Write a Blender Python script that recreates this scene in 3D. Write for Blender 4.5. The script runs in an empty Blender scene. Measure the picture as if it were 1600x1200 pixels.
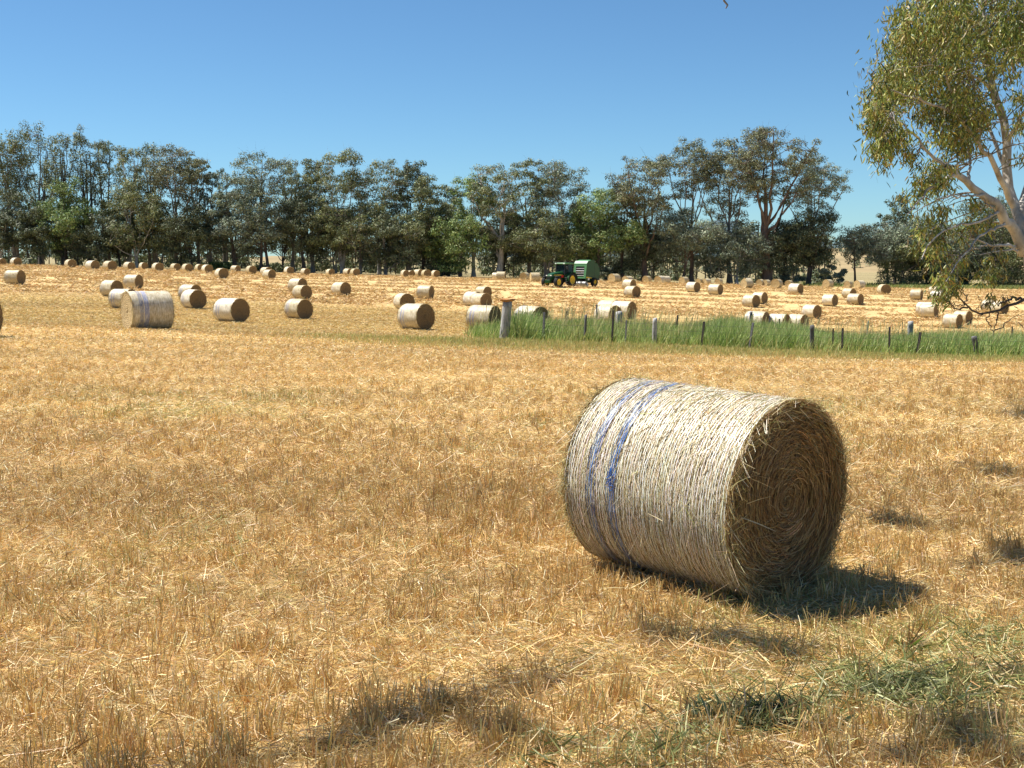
import bpy, math, random
import numpy as np
from mathutils import Vector, Matrix

# ------------------------------------------------------------------ camera, sky, sun, exposure
scene = bpy.context.scene
COL = scene.collection
F, YH, CAMZ = 1900.0, 400.0, 2.1          # focal length in px of the 1600 px frame, horizon row, eye height
PITCH = math.atan((600 - YH) / F)
CP, SP = math.cos(PITCH), math.sin(PITCH)
cam_data = bpy.data.cameras.new("camera")
cam_data.sensor_width = 36.0
cam_data.lens = 36.0 * F / 1600.0
cam_data.clip_start, cam_data.clip_end = 0.1, 20000
cam = bpy.data.objects.new("camera", cam_data)
cam.location = (0, 0, CAMZ)
cam.rotation_euler = (math.pi / 2 - PITCH, 0, 0)
COL.objects.link(cam)
scene.camera = cam

SUN_EL, SUN_AZ = math.radians(60), math.radians(160)      # azimuth of the sun measured from +x towards +y
SUN = np.array([math.cos(SUN_EL) * math.cos(SUN_AZ), math.cos(SUN_EL) * math.sin(SUN_AZ), math.sin(SUN_EL)])
world = bpy.data.worlds.new("World")
scene.world = world
world.use_nodes = True
wn = world.node_tree
bg = wn.nodes["Background"]
sky = wn.nodes.new("ShaderNodeTexSky")
sky.sky_type = 'NISHITA'
sky.sun_disc = False
sky.sun_elevation = SUN_EL
sky.sun_rotation = math.pi / 2 - SUN_AZ
sky.altitude = 300
sky.air_density = 0.8
sky.dust_density = 0.15
sky.ozone_density = 1.0
hs_ = wn.nodes.new("ShaderNodeMix"); hs_.data_type = 'RGBA'; hs_.blend_type = 'MULTIPLY'
hs_.inputs[0].default_value = 1.0
hs_.inputs[7].default_value = (.59, .875, 1.05, 1)
wn.links.new(sky.outputs[0], hs_.inputs[6])
wn.links.new(hs_.outputs[2], bg.inputs[0])
bg.inputs[1].default_value = 0.058
sun_data = bpy.data.lights.new("sun", 'SUN')
sun_data.energy = 5.0
sun_data.angle = math.radians(0.53)
sun_data.color = (1.0, 0.965, 0.9)
sun = bpy.data.objects.new("sun", sun_data)
sun.rotation_euler = Vector(SUN).to_track_quat('Z', 'Y').to_euler()
COL.objects.link(sun)
scene.view_settings.view_transform = 'Standard'
scene.view_settings.look = 'None'
scene.view_settings.exposure = 1.04
scene.view_settings.gamma = 1.0
scene.cycles.max_bounces = 6
scene.cycles.transparent_max_bounces = 6

rng = np.random.default_rng(7)
random.seed(7)

# ------------------------------------------------------------------ helpers
def ray(px, py):
    """pixel of the 1600 x 1200 frame -> x and z per metre of forward distance"""
    x = (np.asarray(px, float) - 800) / F
    z = -(np.asarray(py, float) - 600) / F
    y = CP + z * SP
    return x / y, (-SP + z * CP) / y

def P(px, py, d):
    u, w = ray(px, py)
    return np.array([u * d, d, CAMZ + w * d])

def mesh_data(name, verts, quads=None, tris=None, polys=None, col=None, smooth=False):
    me = bpy.data.meshes.new(name)
    verts = np.asarray(verts, np.float32).reshape(-1, 3)
    loops, starts, n = [], [], 0
    for arr, k in ((quads, 4), (tris, 3)):
        if arr is not None and len(arr):
            arr = np.asarray(arr, np.int32).reshape(-1, k)
            loops.append(arr.ravel())
            starts.append(n + np.arange(len(arr), dtype=np.int32) * k)
            n += arr.size
    if polys:
        for p in polys:
            loops.append(np.asarray(p, np.int32))
            starts.append(np.array([n], np.int32))
            n += len(p)
    loops = np.concatenate(loops)
    starts = np.concatenate(starts)
    me.vertices.add(len(verts))
    me.vertices.foreach_set("co", verts.ravel())
    me.loops.add(len(loops))
    me.loops.foreach_set("vertex_index", loops)
    me.polygons.add(len(starts))
    me.polygons.foreach_set("loop_start", starts)
    me.update(calc_edges=True)
    if col is not None:
        c = np.asarray(col, np.float32)
        if c.shape[1] == 3:
            c = np.hstack([c, np.ones((len(c), 1), np.float32)])
        at = me.color_attributes.new("Col", 'FLOAT_COLOR', 'POINT')
        at.data.foreach_set("color", c.ravel())
    me.polygons.foreach_set("use_smooth", np.full(len(starts), smooth))
    return me

def link(name, me, mat=None, parent=None, **props):
    o = bpy.data.objects.new(name, me)
    if mat is not None and me is not None and not me.materials:
        me.materials.append(mat)
    COL.objects.link(o)
    if parent is not None:
        o.parent = parent
    for k, v in props.items():
        o[k] = v
    return o

def empty(name, loc, rz=0.0, **props):
    o = bpy.data.objects.new(name, None)
    o.empty_display_size = 0.3
    o.location = loc
    o.rotation_euler = (0, 0, rz)
    COL.objects.link(o)
    for k, v in props.items():
        o[k] = v
    return o

def copy_tree(root):
    r = root.copy()
    COL.objects.link(r)
    for ch in list(root.children):
        c = ch.copy()
        COL.objects.link(c)
        c.parent = r
        for g_ in list(ch.children):
            d = g_.copy()
            COL.objects.link(d)
            d.parent = c
    return r

class MB:
    """collects boxes, cylinders, prisms and tubes into one mesh"""
    def __init__(self):
        self.v, self.f, self.n = [], [], 0
    def add(self, v, f):
        v = np.asarray(v, float).reshape(-1, 3)
        self.v.append(v)
        self.f += [[i + self.n for i in p] for p in f]
        self.n += len(v)
        return self
    def box(self, x0, x1, y0, y1, z0, z1, b=0.0):
        v = [(x, y, z) for x in (x0, x1) for y in (y0, y1) for z in (z0, z1)]
        f = [(0, 1, 3, 2), (4, 6, 7, 5), (0, 4, 5, 1), (2, 3, 7, 6), (0, 2, 6, 4), (1, 5, 7, 3)]
        if b <= 0:
            return self.add(v, f)
        # chamfered along z edges and top by stacking three rounded rectangles
        def ring(z, i):
            return [(x0 + i + b, y0 + i, z), (x1 - i - b, y0 + i, z), (x1 - i, y0 + i + b, z), (x1 - i, y1 - i - b, z),
                    (x1 - i - b, y1 - i, z), (x0 + i + b, y1 - i, z), (x0 + i, y1 - i - b, z), (x0 + i, y0 + i + b, z)]
        rs = [ring(z0, b * .7), ring(z0 + b, 0), ring(z1 - b, 0), ring(z1, b * .7)]
        return self.rings(rs)
    def rings(self, rs, cap=True, closed=True):
        k = len(rs[0])
        v = [p for r in rs for p in r]
        f = []
        for i in range(len(rs) - 1):
            for j in range(k if closed else k - 1):
                a, b_ = i * k + j, i * k + (j + 1) % k
                f.append((a, b_, b_ + k, a + k))
        if cap:
            f.append(tuple(range(k))[::-1])
            f.append(tuple(range((len(rs) - 1) * k, len(rs) * k)))
        return self.add(v, f)
    def prism(self, prof, y0, y1):
        """profile in x,z extruded along y"""
        return self.rings([[(x, y0, z) for x, z in prof], [(x, y1, z) for x, z in prof]])
    def lathe_y(self, prof, cx, cy, cz, n=28, closed=True):
        """profile of (y, r) turned about the y axis through (cx, cz)"""
        rs = []
        for i in range(n):
            a = 2 * math.pi * i / n
            rs.append([(cx + r * math.cos(a), cy + y, cz + r * math.sin(a)) for y, r in prof])
        rs.append(rs[0])
        return self.rings(rs, cap=False, closed=closed)
    def tube(self, pts, r, n=6):
        pts = [np.asarray(p, float) for p in pts]
        rr = r if hasattr(r, '__len__') else [r] * len(pts)
        rs = []
        for i, p in enumerate(pts):
            t = pts[min(i + 1, len(pts) - 1)] - pts[max(i - 1, 0)]
            t = t / (np.linalg.norm(t) + 1e-9)
            ref = np.array([0, 0, 1.]) if abs(t[2]) < .9 else np.array([1., 0, 0])
            s = np.cross(t, ref); s /= np.linalg.norm(s)
            q = np.cross(s, t)
            rs.append([tuple(p + rr[i] * (math.cos(2 * math.pi * j / n) * s + math.sin(2 * math.pi * j / n) * q)) for j in range(n)])
        return self.rings(rs)
    def build(self, name, mat, parent=None, smooth=False, **props):
        me = mesh_data(name, np.concatenate(self.v), polys=self.f, smooth=smooth)
        return link(name, me, mat, parent, **props)

def tubes(pts, rad, n=5):
    """pts (m, k, 3) polylines, rad (m, k) -> verts, quads"""
    m, k, _ = pts.shape
    t = np.gradient(pts, axis=1)
    t /= np.linalg.norm(t, axis=2, keepdims=True) + 1e-9
    ref = np.where(np.abs(t[..., 2:3]) < .85, np.array([0, 0, 1.]), np.array([1., 0, 0]))
    s = np.cross(t, ref); s /= np.linalg.norm(s, axis=2, keepdims=True) + 1e-9
    q = np.cross(s, t)
    a = 2 * np.pi * np.arange(n) / n
    v = pts[:, :, None] + rad[:, :, None, None] * (np.cos(a)[:, None] * s[:, :, None] + np.sin(a)[:, None] * q[:, :, None])
    idx = np.arange(m * k * n).reshape(m, k, n)
    nx = np.roll(idx, -1, axis=2)
    f = np.stack([idx[:, :-1], nx[:, :-1], nx[:, 1:], idx[:, 1:]], -1).reshape(-1, 4)
    return v.reshape(-1, 3), f

def blades(base, direc, length, width, bend, col, side=None, taper=0.35, jit=None):
    """flat bent strips of two segments; arrays of n -> verts (6n), quads (2n), colours (6n)"""
    n = len(base)
    d = direc / (np.linalg.norm(direc, axis=1, keepdims=True) + 1e-9)
    if side is None:
        r = rng.normal(size=(n, 3)); r[:, 2] *= .35
        side = np.cross(d, r)
    side = side / (np.linalg.norm(side, axis=1, keepdims=True) + 1e-9) * (width[:, None] * .5)
    m = base + d * (length * .5)[:, None] + bend * .25
    t = base + d * length[:, None] + bend
    v = np.stack([base - side, base + side, m + side * .85, m - side * .85, t + side * taper, t - side * taper], 1)
    i = np.arange(n)[:, None] * 6
    q = np.concatenate([i + np.array([0, 1, 2, 3]), i + np.array([3, 2, 4, 5])], 1).reshape(-1, 4)
    return v.reshape(-1, 3), q, np.repeat(col, 6, axis=0)

def join(parts):
    vs, qs, cs, n = [], [], [], 0
    for v, q, c in parts:
        vs.append(v); qs.append(q + n); cs.append(c); n += len(v)
    return np.concatenate(vs), np.concatenate(qs), np.concatenate(cs)

def pick(cols, n, wts=None, jitter=.12):
    cols = np.asarray(cols, float)
    c = cols[rng.choice(len(cols), n, p=wts)]
    return np.clip(c * (1 + rng.normal(0, jitter, (n, 1))) * (1 + rng.normal(0, .05, (n, 3))), .004, .95)

_lat = rng.random((64, 64))
def noise2(x, y, s):
    """smooth value noise of cell size s"""
    x, y = np.asarray(x) / s, np.asarray(y) / s
    xi, yi = np.floor(x).astype(int), np.floor(y).astype(int)
    fx, fy = x - xi, y - yi
    fx, fy = fx * fx * (3 - 2 * fx), fy * fy * (3 - 2 * fy)
    L = lambda i, j: _lat[i % 64, j % 64]
    return (L(xi, yi) * (1 - fx) + L(xi + 1, yi) * fx) * (1 - fy) + (L(xi, yi + 1) * (1 - fx) + L(xi + 1, yi + 1) * fx) * fy
def fbm(x, y, s):
    return .5 * noise2(x, y, s) + .3 * noise2(x + 31.7, y + 11.3, s * .45) + .2 * noise2(x + 7.1, y + 91.3, s * .2)

# ------------------------------------------------------------------ materials
class NT:
    def __init__(self, name):
        self.m = bpy.data.materials.new(name)
        self.m.use_nodes = True
        self.t = self.m.node_tree
        self.b = self.t.nodes["Principled BSDF"]
        self.out = self.t.nodes["Material Output"]
    def n(self, kind, **kw):
        nd = self.t.nodes.new("ShaderNode" + kind)
        for k, v in kw.items():
            if hasattr(nd, k) and k not in nd.inputs:
                setattr(nd, k, v)
            else:
                nd.inputs[k].default_value = v
        return nd
    def l(self, a, b):
        self.t.links.new(a, b)
    def ramp(self, src, stops):
        r = self.t.nodes.new("ShaderNodeValToRGB")
        while len(r.color_ramp.elements) < len(stops):
            r.color_ramp.elements.new(.5)
        for e, (p, c) in zip(r.color_ramp.elements, stops):
            e.position = p
            e.color = (*c, 1) if len(c) == 3 else c
        self.l(src, r.inputs[0])
        return r.outputs[0]
    def bump(self, h, strength=.5, dist=.02):
        b = self.n("Bump", Strength=strength, Distance=dist)
        self.l(h, b.inputs["Height"])
        self.l(b.outputs[0], self.b.inputs["Normal"])

def mat_plain(name, col, rough=.6, metal=0.0, var=.12, scale=6.0, spec=.4):
    k = NT(name)
    tc = k.n("TexCoord")
    nz = k.n("TexNoise", Scale=scale, Detail=6.0, Roughness=.65)
    k.l(tc.outputs["Object"], nz.inputs["Vector"])
    lo = tuple(c * (1 - var * 2) for c in col); hi = tuple(min(1, c * (1 + var * 2)) for c in col)
    k.l(k.ramp(nz.outputs[0], [(.25, lo), (.75, hi)]), k.b.inputs["Base Color"])
    k.b.inputs["Roughness"].default_value = rough
    k.b.inputs["Metallic"].default_value = metal
    k.b.inputs["Specular IOR Level"].default_value = spec
    return k.m

def mat_attr(name, rough=.6, spec=.3, transl=.2, sat=1.0):
    """surface colour stored per blade, leaf or straw"""
    k = NT(name)
    at = k.n("Attribute", attribute_name="Col")
    k.l(at.outputs["Color"], k.b.inputs["Base Color"])
    k.b.inputs["Roughness"].default_value = rough
    k.b.inputs["Specular IOR Level"].default_value = spec
    if transl > 0:
        tr = k.n("BsdfTranslucent")
        k.l(at.outputs["Color"], tr.inputs["Color"])
        mx = k.n("MixShader", Fac=transl)
        k.l(k.b.outputs[0], mx.inputs[1]); k.l(tr.outputs[0], mx.inputs[2])
        k.l(mx.outputs[0], k.out.inputs["Surface"])
    return k.m

M_STRAW = mat_attr("straw_blades", .55, .35, .18)
M_GRASS = mat_attr("green_grass", .5, .35, .3)
M_LEAF = mat_attr("gum_leaves", .5, .35, .2)
M_FARLEAF = mat_attr("treeline_leaves", .6, .25, .15)

def mat_bark(name, c0, c1, c2, scale=3.0):
    k = NT(name)
    tc = k.n("TexCoord")
    mp = k.n("Mapping"); mp.inputs["Scale"].default_value = (1, 1, .25)
    k.l(tc.outputs["Object"], mp.inputs[0])
    nz = k.n("TexNoise", Scale=scale, Detail=8.0, Roughness=.7)
    k.l(mp.outputs[0], nz.inputs["Vector"])
    k.l(k.ramp(nz.outputs[0], [(.3, c0), (.5, c1), (.68, c2)]), k.b.inputs["Base Color"])
    k.b.inputs["Roughness"].default_value = .8
    k.bump(nz.outputs[0], .6, .03)
    return k.m
M_PALEBARK = mat_bark("pale_gum_bark", (.12, .09, .07), (.40, .36, .31), (.58, .54, .49), 3.2)
M_GREYBARK = mat_bark("grey_gum_bark", (.09, .075, .06), (.2, .17, .14), (.34, .3, .26), 1.2)
M_DARKBARK = mat_bark("dark_bark", (.035, .028, .022), (.07, .055, .045), (.13, .11, .09), 1.2)
M_BROWNBARK = mat_bark("brown_bark", (.06, .04, .03), (.13, .085, .06), (.22, .16, .12), 1.0)

# xl, xr, ytop, ybottom, face width px, visible end, net variant, label
BALES = [
(-10,12,404.7,416.5,11,'R',0,"far pale bale cut by the left photo edge, last of the treeline row"),
(12,35.6,402,415.4,15.6,'R',0,"far bale second from the left photo edge in the treeline row"),
(97,121,404.6,418.7,14,'R',0,"far treeline bale standing alone, left of the close far pair"),
(130,157,406.5,422,13,'R',0,"far treeline bale, left one of a close pair under the slender gums"),
(157.5,184,407,422.5,13.7,'R',0,"far treeline bale, right one of a close pair under the slender gums"),
(5,39,422,444.4,14,'R',1,"lone pale bale near the left photo edge below the treeline row"),
(154,192,437,463.5,20.6,'R',1,"middle-distance bale left of and behind the large lit-end bale, above its half-hidden neighbour"),
(190,225,429,451,13,'R',1,"pale bale directly above and behind the large bale with the golden lit end"),
(171,212,450,482,20,'R',2,"bale with grey-blue bands half hidden behind the left of the golden lit-end bale"),
(189,271,452,513.7,19,'L',3,"large round bale with golden sunlit left end and blue net patch on top"),
(-88,-9,460,527,40,'R',3,"bale mostly outside the photo, only its dark right end at the left edge"),
(190,212,409.4,422.7,11.5,'R',0,"far treeline bale next right of the close pair, left of a smaller one"),
(213.5,233,411,421.6,12.5,'R',0,"small far treeline bale between two larger ones, above the lit-end bale"),
(234,257.5,410,424,13.7,'R',0,"far treeline bale right of the small one, above the lit-end bale's right end"),
(264,282.5,412,423.5,10,'R',0,"leftmost bale of the touching far four below the dark trees"),
(281,302.5,412,425,13,'R',0,"second bale from the left in the touching far four"),
(301,321,413,423.8,11,'R',0,"third bale in the touching far four, half hidden with its end covered"),
(312,334,413,426.5,12.7,'R',0,"right and nearest bale of the touching far four"),
(332,359,419,435,15,'R',0,"bale standing a little nearer, just right of the touching far four"),
(358.5,377,414.7,425.8,8.5,'R',0,"small far bale left of the broad-faced bale below the bushy tree"),
(379,405,414.4,428,15.6,'R',0,"far bale with broad brown end below the big bushy conical tree"),
(278,314,444,471,20,'R',2,"bale with blue bands peeking out behind another blue-banded bale"),
(278.7,323.5,451.6,482,27,'R',2,"blue-banded bale with broad dark end in front of its hidden twin"),
(331.5,389.4,464.6,503,29,'R',2,"near left-field bale with full dark round end and two blue bands, standing alone"),
(405,426,417.7,431,11,'R',0,"far bale peeking out behind a slightly tilted one, centre left"),
(407,433,421,436.5,12.7,'R',0,"slightly tilted far bale in front of a half-hidden one"),
(441,461,416,428.4,11.6,'R',0,"far bale standing alone in front of the tan hill gap"),
(469,484,421,431.5,9,'R',0,"sunken far bale left of the dark slim trunk, only its top showing"),
(508,523,422.6,432.5,9,'R',0,"sunken far bale right of the dark slim trunk, only its top showing"),
(535,552,420,431,9,'R',0,"dark-ended far bale peeking out left of a bright pale bale"),
(543,566,419,431,12,'R',0,"bright far bale hiding a dark-ended one at its left"),
(447,482,434,456.5,16,'R',0,"topmost of three stacked-looking bales in the left centre field, its base hidden"),
(453.5,489,445,468,19,'R',1,"middle of three stacked-looking bales in the left centre field"),
(440,491,466,499,26,'R',2,"nearest of three stacked-looking bales in the left centre, blue bands near its left"),
(516.5,548,440,462.7,18,'R',1,"lone mid-field bale right of the stacked-looking three"),
(625,640,422.5,433.5,12,'R',0,"far brown-ended bale at the left of the far cluster of five"),
(635,648,423,433.5,10,'R',0,"far bale squeezed second in the far cluster of five"),
(645,662,420,431.7,9,'R',0,"far bale in the middle of the far cluster of five"),
(656,675.4,420.4,432.5,13,'R',0,"far bale fourth in the far cluster of five, whitest side"),
(672,688,422,433,12,'R',0,"far brown-ended bale at the right of the far cluster of five"),
(768,783,427,437,4,'R',0,"far pale bale mostly hidden behind a white side-on bale"),
(775,791,423.5,436.5,2,'R',0,"far white bale seen exactly side-on below the pale thick trunk"),
(650,679,446,467,9,'R',1,"mid-field bale seen nearly side-on, above the near dark-ended bale"),
(611.5,650,458,483,23,'R',1,"mid-field bale half hidden behind the near dark-ended bale"),
(618,681.5,473,515,30,'R',2,"near centre bale with large dark round end and a straw poking out"),
(741,769,447,466.5,14,'R',0,"rear bale of the three clustered just above the strainer post bale"),
(721,757,455.6,478.5,18,'R',1,"left bale of the three clustered above the strainer post bale"),
(734,769,457.5,481.5,19,'R',1,"front right bale of the three clustered above the strainer post bale"),
(726,786,476,517.5,22,'R',2,"near bale with bluish bands just left of the grey strainer post"),
(811,829,425,437,11,'L',0,"far bale with golden end left of the tractor, left one of two"),
(827,844.5,425.6,439.6,3,'L',0,"far side-on bale just left of the tractor's front wheel"),
(799,861,477,518,30,'R',2,"near bale behind the strainer post and the grass, brown end showing right"),
(950,970,426.6,440.6,11,'L',0,"far bale with golden end just right of the green baler"),
(972,990,431.6,444.5,10,'L',0,"far bale peeking out on top of two nearer ones, right of the baler"),
(971.5,995,436.5,452.5,10,'R',0,"middle of three bales in a line right of the baler"),
(975,1001,447,465.6,13,'R',1,"nearest of three bales in a line right of the baler"),
(933,970,468,496,16,'R',1,"rear left bale of the trio behind the fence, mostly hidden"),
(955.6,993,469.6,498,15,'R',1,"right bale of the trio behind the fence, dark oval end"),
(927.5,973,476.6,508,21,'R',1,"front left bale of the trio behind the fence, base in the grass"),
(1002,1020,429.6,440.8,10,'L',0,"far golden-ended bale left of the joined pair below the brown-trunked gums"),
(1021,1041,429,441.5,11,'L',0,"far golden-ended bale, left one of the joined pair"),
(1031,1048.5,429.4,441.5,8,'L',0,"far bale, right one of the joined pair, end hidden"),
(1060,1077.5,431,442.2,9,'L',0,"far golden-ended bale left of the dark leaning trunk"),
(1086,1101,436,444.5,7,'L',0,"far low bale partly hidden at the foot of the dark trunk"),
(1071,1095,440,456.5,10,'R',1,"left of two similar mid-distance bales standing apart below the thin tall gum"),
(1098,1110.5,436.5,445,6,'L',0,"far low bale right of the one at the dark trunk's foot"),
(1106,1130,443.5,460.6,8.5,'R',1,"right of two similar mid-distance bales standing apart below the thin tall gum"),
(1115,1131.5,434.6,444.6,9,'L',0,"far golden-ended bale alone behind the two mid-distance bales"),
(1159,1176.5,432.5,444,9,'L',0,"far bale peeking out above a golden-ended one below the thick-trunked gum"),
(1157,1178,436.5,450.6,10,'L',0,"golden-ended bale in front of a hidden one below the thick-trunked gum"),
(1180,1197,436,446,9,'L',0,"far low bale left of the thick gum trunk"),
(1191,1205,437.5,447,8,'L',0,"far low bale touching the left of a larger golden-ended bale"),
(1160,1187.5,460.6,480,12,'R',1,"front bale of the overlapping pair beyond the grass"),
(1175,1199.5,456,474.5,10,'R',1,"rear bale of the overlapping pair beyond the grass"),
(1160,1206,485.6,517,13,'R',2,"left bale of the row sunk behind the tall green grass"),
(1203,1225.6,435.6,450,14,'L',0,"golden-ended bale at the foot of the thick gum trunk"),
(1224,1242,438,447.5,9,'L',0,"far golden-ended bale just right of the thick gum trunk"),
(1232,1255,443,460,9.5,'R',1,"bale with dark oval end just right of the golden-ended trunk bale"),
(1285,1303.5,435,447.8,11,'L',0,"far golden-ended bale in front of the round grey-green bush"),
(1317,1335,439,450,10,'L',0,"far golden-ended bale, left one of two below the tan slope"),
(1334,1353,436.5,449.4,10,'L',0,"far golden-ended bale, right one of two below the tan slope"),
(1315,1339,450,465.6,10,'R',1,"rear bale of the overlapping pair in the right field"),
(1324,1349,458.5,476.5,9,'R',1,"front bale of the overlapping pair in the right field"),
(1284,1309.6,460,478.5,9,'R',1,"pale bale alone left of the overlapping pair in the right field"),
(1372,1392,444,460,15.6,'R',0,"bale showing nearly its whole dark round end, right field"),
(1253,1284,476,498,13,'R',1,"bale standing above the tall grass, dark oval end over the grass tips"),
(1196,1238,490,519,14,'R',2,"middle bale of the row sunk behind the tall green grass"),
(1228,1265,490.6,517,14,'R',2,"right bale of the row sunk behind the tall green grass"),
(1422,1442,452,468.5,4.4,'R',1,"white bale seen almost side-on, left of the drooping branch leaves"),
(1452,1470,447.5,462,6,'R',0,"far bale peeking out behind the drooping branch leaves"),
(1454.6,1475,454,472,6,'R',1,"white bale half covered by the drooping branch leaves"),
(1468,1484,440.6,452,7,'L',0,"far bale above the drooping branch leaves"),
(1433,1460,471.5,495,8,'R',1,"bale hidden behind its near twin left of the drooping branch"),
(1437,1466,474,496.6,8,'R',1,"shaggy bale in front of its hidden twin left of the drooping branch"),
(1472,1506,490,513,11,'R',1,"front bale of the pair at the grass edge below the drooping branch"),
(1490,1519,485.6,508,11,'R',1,"rear bale of the pair at the grass edge below the drooping branch"),
(1533,1562,468,487,9,'R',1,"pale bale behind the drooping branch, left one of two touching"),
(1547,1576,469.5,490,12,'R',1,"pale bale behind the drooping branch, right one with brown end"),
]

# ------------------------------------------------------------------ terrain: heights fitted to where the bales, fences and trees stand
def tree_line(px):
    return np.interp(px, [-100, 0, 200, 400, 600, 700, 800, 1000, 1200, 1400, 1600, 1700], [411, 413, 418, 424, 428.5, 432, 436, 441, 445, 449, 450, 450])
TREE_D = 235.0
_A, _B, _W = [], [], []
_meas = []
for b_ in BALES:
    h_ = b_[3] - b_[2]
    d_ = F * 1.25 / h_
    u_, w_ = ray((b_[0] + b_[1]) / 2, b_[3])
    _meas.append((float(u_), float(w_), d_, h_))
    _A.append((u_, math.log(d_))); _B.append(w_ * d_); _W.append(.5)
for px in range(-100, 1701, 100):
    u_, w_ = ray(px, tree_line(px))
    for d_ in (TREE_D, 320., 450.):
        _A.append((u_, math.log(d_))); _B.append(w_ * TREE_D); _W.append(2)
for u_ in np.linspace(-.6, .6, 9):
    for d_ in (1.5, 2.5, 4, 6, 8, 11):
        _A.append((u_, math.log(d_))); _B.append(-2.09); _W.append(3)
    for d_, l_, m_, r_ in ((20, 2.14, 2.22, 2.35), (32, 2.25, 2.65, 2.9)):
        _A.append((u_, math.log(d_))); _B.append(-np.interp(u_, [-.42, 0, .42], [l_, m_, r_])); _W.append(2)
for px, py, d_ in ((850, 531, 50.), (1025, 539, 50.), (1175, 544, 50.), (1270, 549, 50.), (1390, 552, 50.), (1525, 558, 50.), (1600, 560, 50.),
                   (886, 519, 60.), (1057, 527, 60.), (1172, 533, 60.), (1355, 541, 60.), (1580, 547, 60.)):
    u_, w_ = ray(px, py)
    _A.append((u_, math.log(d_))); _B.append(w_ * d_); _W.append(2)
_A, _B, _W = np.array(_A, float), np.array(_B, float), np.array(_W, float)
_cu, _cd = np.meshgrid(np.linspace(-.8, .8, 12), np.linspace(math.log(1.2), math.log(500), 26))
_C = np.stack([_cu.ravel(), _cd.ravel()], 1)
def _feat(p):
    return np.hstack([np.ones((len(p), 1)), np.exp(-.5 * (((p[:, None, 0] - _C[None, :, 0]) / .22) ** 2 + ((p[:, None, 1] - _C[None, :, 1]) / .42) ** 2))])
_X = _feat(_A)
_co = np.linalg.solve(_X.T @ (_X * _W[:, None]) + .003 * np.eye(_X.shape[1]), _X.T @ (_B * _W))
def ground_z(x, y):
    """height of the field at world x, y"""
    x, y = np.broadcast_arrays(np.asarray(x, float), np.asarray(y, float))
    yy = np.clip(y, 1.5, 400)
    p = np.stack([np.clip(x / np.maximum(y, 1.5), -.7, .7).ravel(), np.log(yy).ravel()], 1)
    out = np.empty(len(p))
    for i in range(0, len(p), 60000):
        out[i:i + 60000] = _feat(p[i:i + 60000]) @ _co
    return CAMZ + out.reshape(x.shape)
# quick lookup grid (bilinear in u and log distance) for the many blades
_gu, _gd = np.linspace(-.75, .75, 121), np.linspace(math.log(1.5), math.log(400), 220)
_GZ = ground_z(np.exp(_gd)[:, None] * _gu[None, :], np.exp(_gd)[:, None] * np.ones((1, 121)))
def gz(x, y):
    y_ = np.clip(y, 1.5, 399.9)
    u = np.clip((x / np.maximum(y, 1.5) + .75) / 1.5 * 120, 0, 119.999)
    v = np.clip((np.log(y_) - _gd[0]) / (_gd[-1] - _gd[0]) * 219, 0, 218.999)
    i, j = v.astype(int), u.astype(int)
    fv, fu = v - i, u - j
    return (_GZ[i, j] * (1 - fu) + _GZ[i, j + 1] * fu) * (1 - fv) + (_GZ[i + 1, j] * (1 - fu) + _GZ[i + 1, j + 1] * fu) * fv

def straw_tint(x, y):
    """how green (0..1) and how brown (0..1) the ground cover is at a place"""
    n1 = fbm(x * .25 + 40, y, 9.0)
    n2 = fbm(x * .3 + 90, y + 300, 5.0)
    fence_front = np.exp(-((y - 45.0) / 4.0) ** 2) / (1 + np.exp(-(x + 3.0) * .8))
    mid = np.exp(-((y - 62) / 16.) ** 2)
    green = .75 * fence_front + .42 * mid * np.clip((n1 - .42) * 5, 0, 1)
    green = green + .35 * np.exp(-(((x - 1.9) / 1.5) ** 2 + ((y - 6.0) / .9) ** 2)) * np.clip((fbm(x + 5, y + 5, .8) - .38) * 5, 0, 1)
    green = green + .25 * np.clip((fbm(x + 55, y + 15, 2.2) - .56) * 6, 0, 1) * (y < 20)
    brown = np.clip((n2 - .5) * 4, 0, 1) * .6 + .35 * np.clip((y - 55) / 20, 0, 1) * np.clip((98 - y) / 10, 0, 1)
    return np.clip(green, 0, 1), np.clip(brown * .6, 0, 1)

ys = np.concatenate([np.linspace(-11, 1, 13), 1 + np.geomspace(.5, 4500, 190)])
us = np.linspace(-1.1, 1.1, 161)
YY, UU = np.meshgrid(ys, us, indexing='ij')
XX = UU * (YY + 12)
ZZ = ground_z(XX, YY)
ZZ = ZZ + (fbm(XX, YY, .9) - .5) * .05 * np.clip(1 - np.maximum(YY, 0) / 60, 0, 1)
gr, br = straw_tint(XX.ravel(), YY.ravel())
base = np.array([.54, .37, .155]); gcol = np.array([.3, .29, .1]); bcol = np.array([.44, .29, .125])
sw = fbm(XX.ravel() * .07 + 9, YY.ravel(), 2.6)

gc = base * (1 - br[:, None]) + bcol * br[:, None]
gc = gc * (1 - gr[:, None]) + gcol * gr[:, None]
gc = gc * (.79 + .43 * sw)[:, None]
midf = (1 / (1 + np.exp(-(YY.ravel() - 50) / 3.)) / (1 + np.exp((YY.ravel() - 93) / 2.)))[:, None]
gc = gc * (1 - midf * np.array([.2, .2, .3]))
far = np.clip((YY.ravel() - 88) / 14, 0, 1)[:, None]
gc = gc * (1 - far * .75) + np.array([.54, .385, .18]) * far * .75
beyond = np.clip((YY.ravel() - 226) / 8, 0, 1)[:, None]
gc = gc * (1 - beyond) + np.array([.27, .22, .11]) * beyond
idx = np.arange(YY.size).reshape(YY.shape)
q = np.stack([idx[:-1, :-1], idx[:-1, 1:], idx[1:, 1:], idx[1:, :-1]], -1).reshape(-1, 4)
k = NT("stubble_ground")
at = k.n("Attribute", attribute_name="Col")
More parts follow.
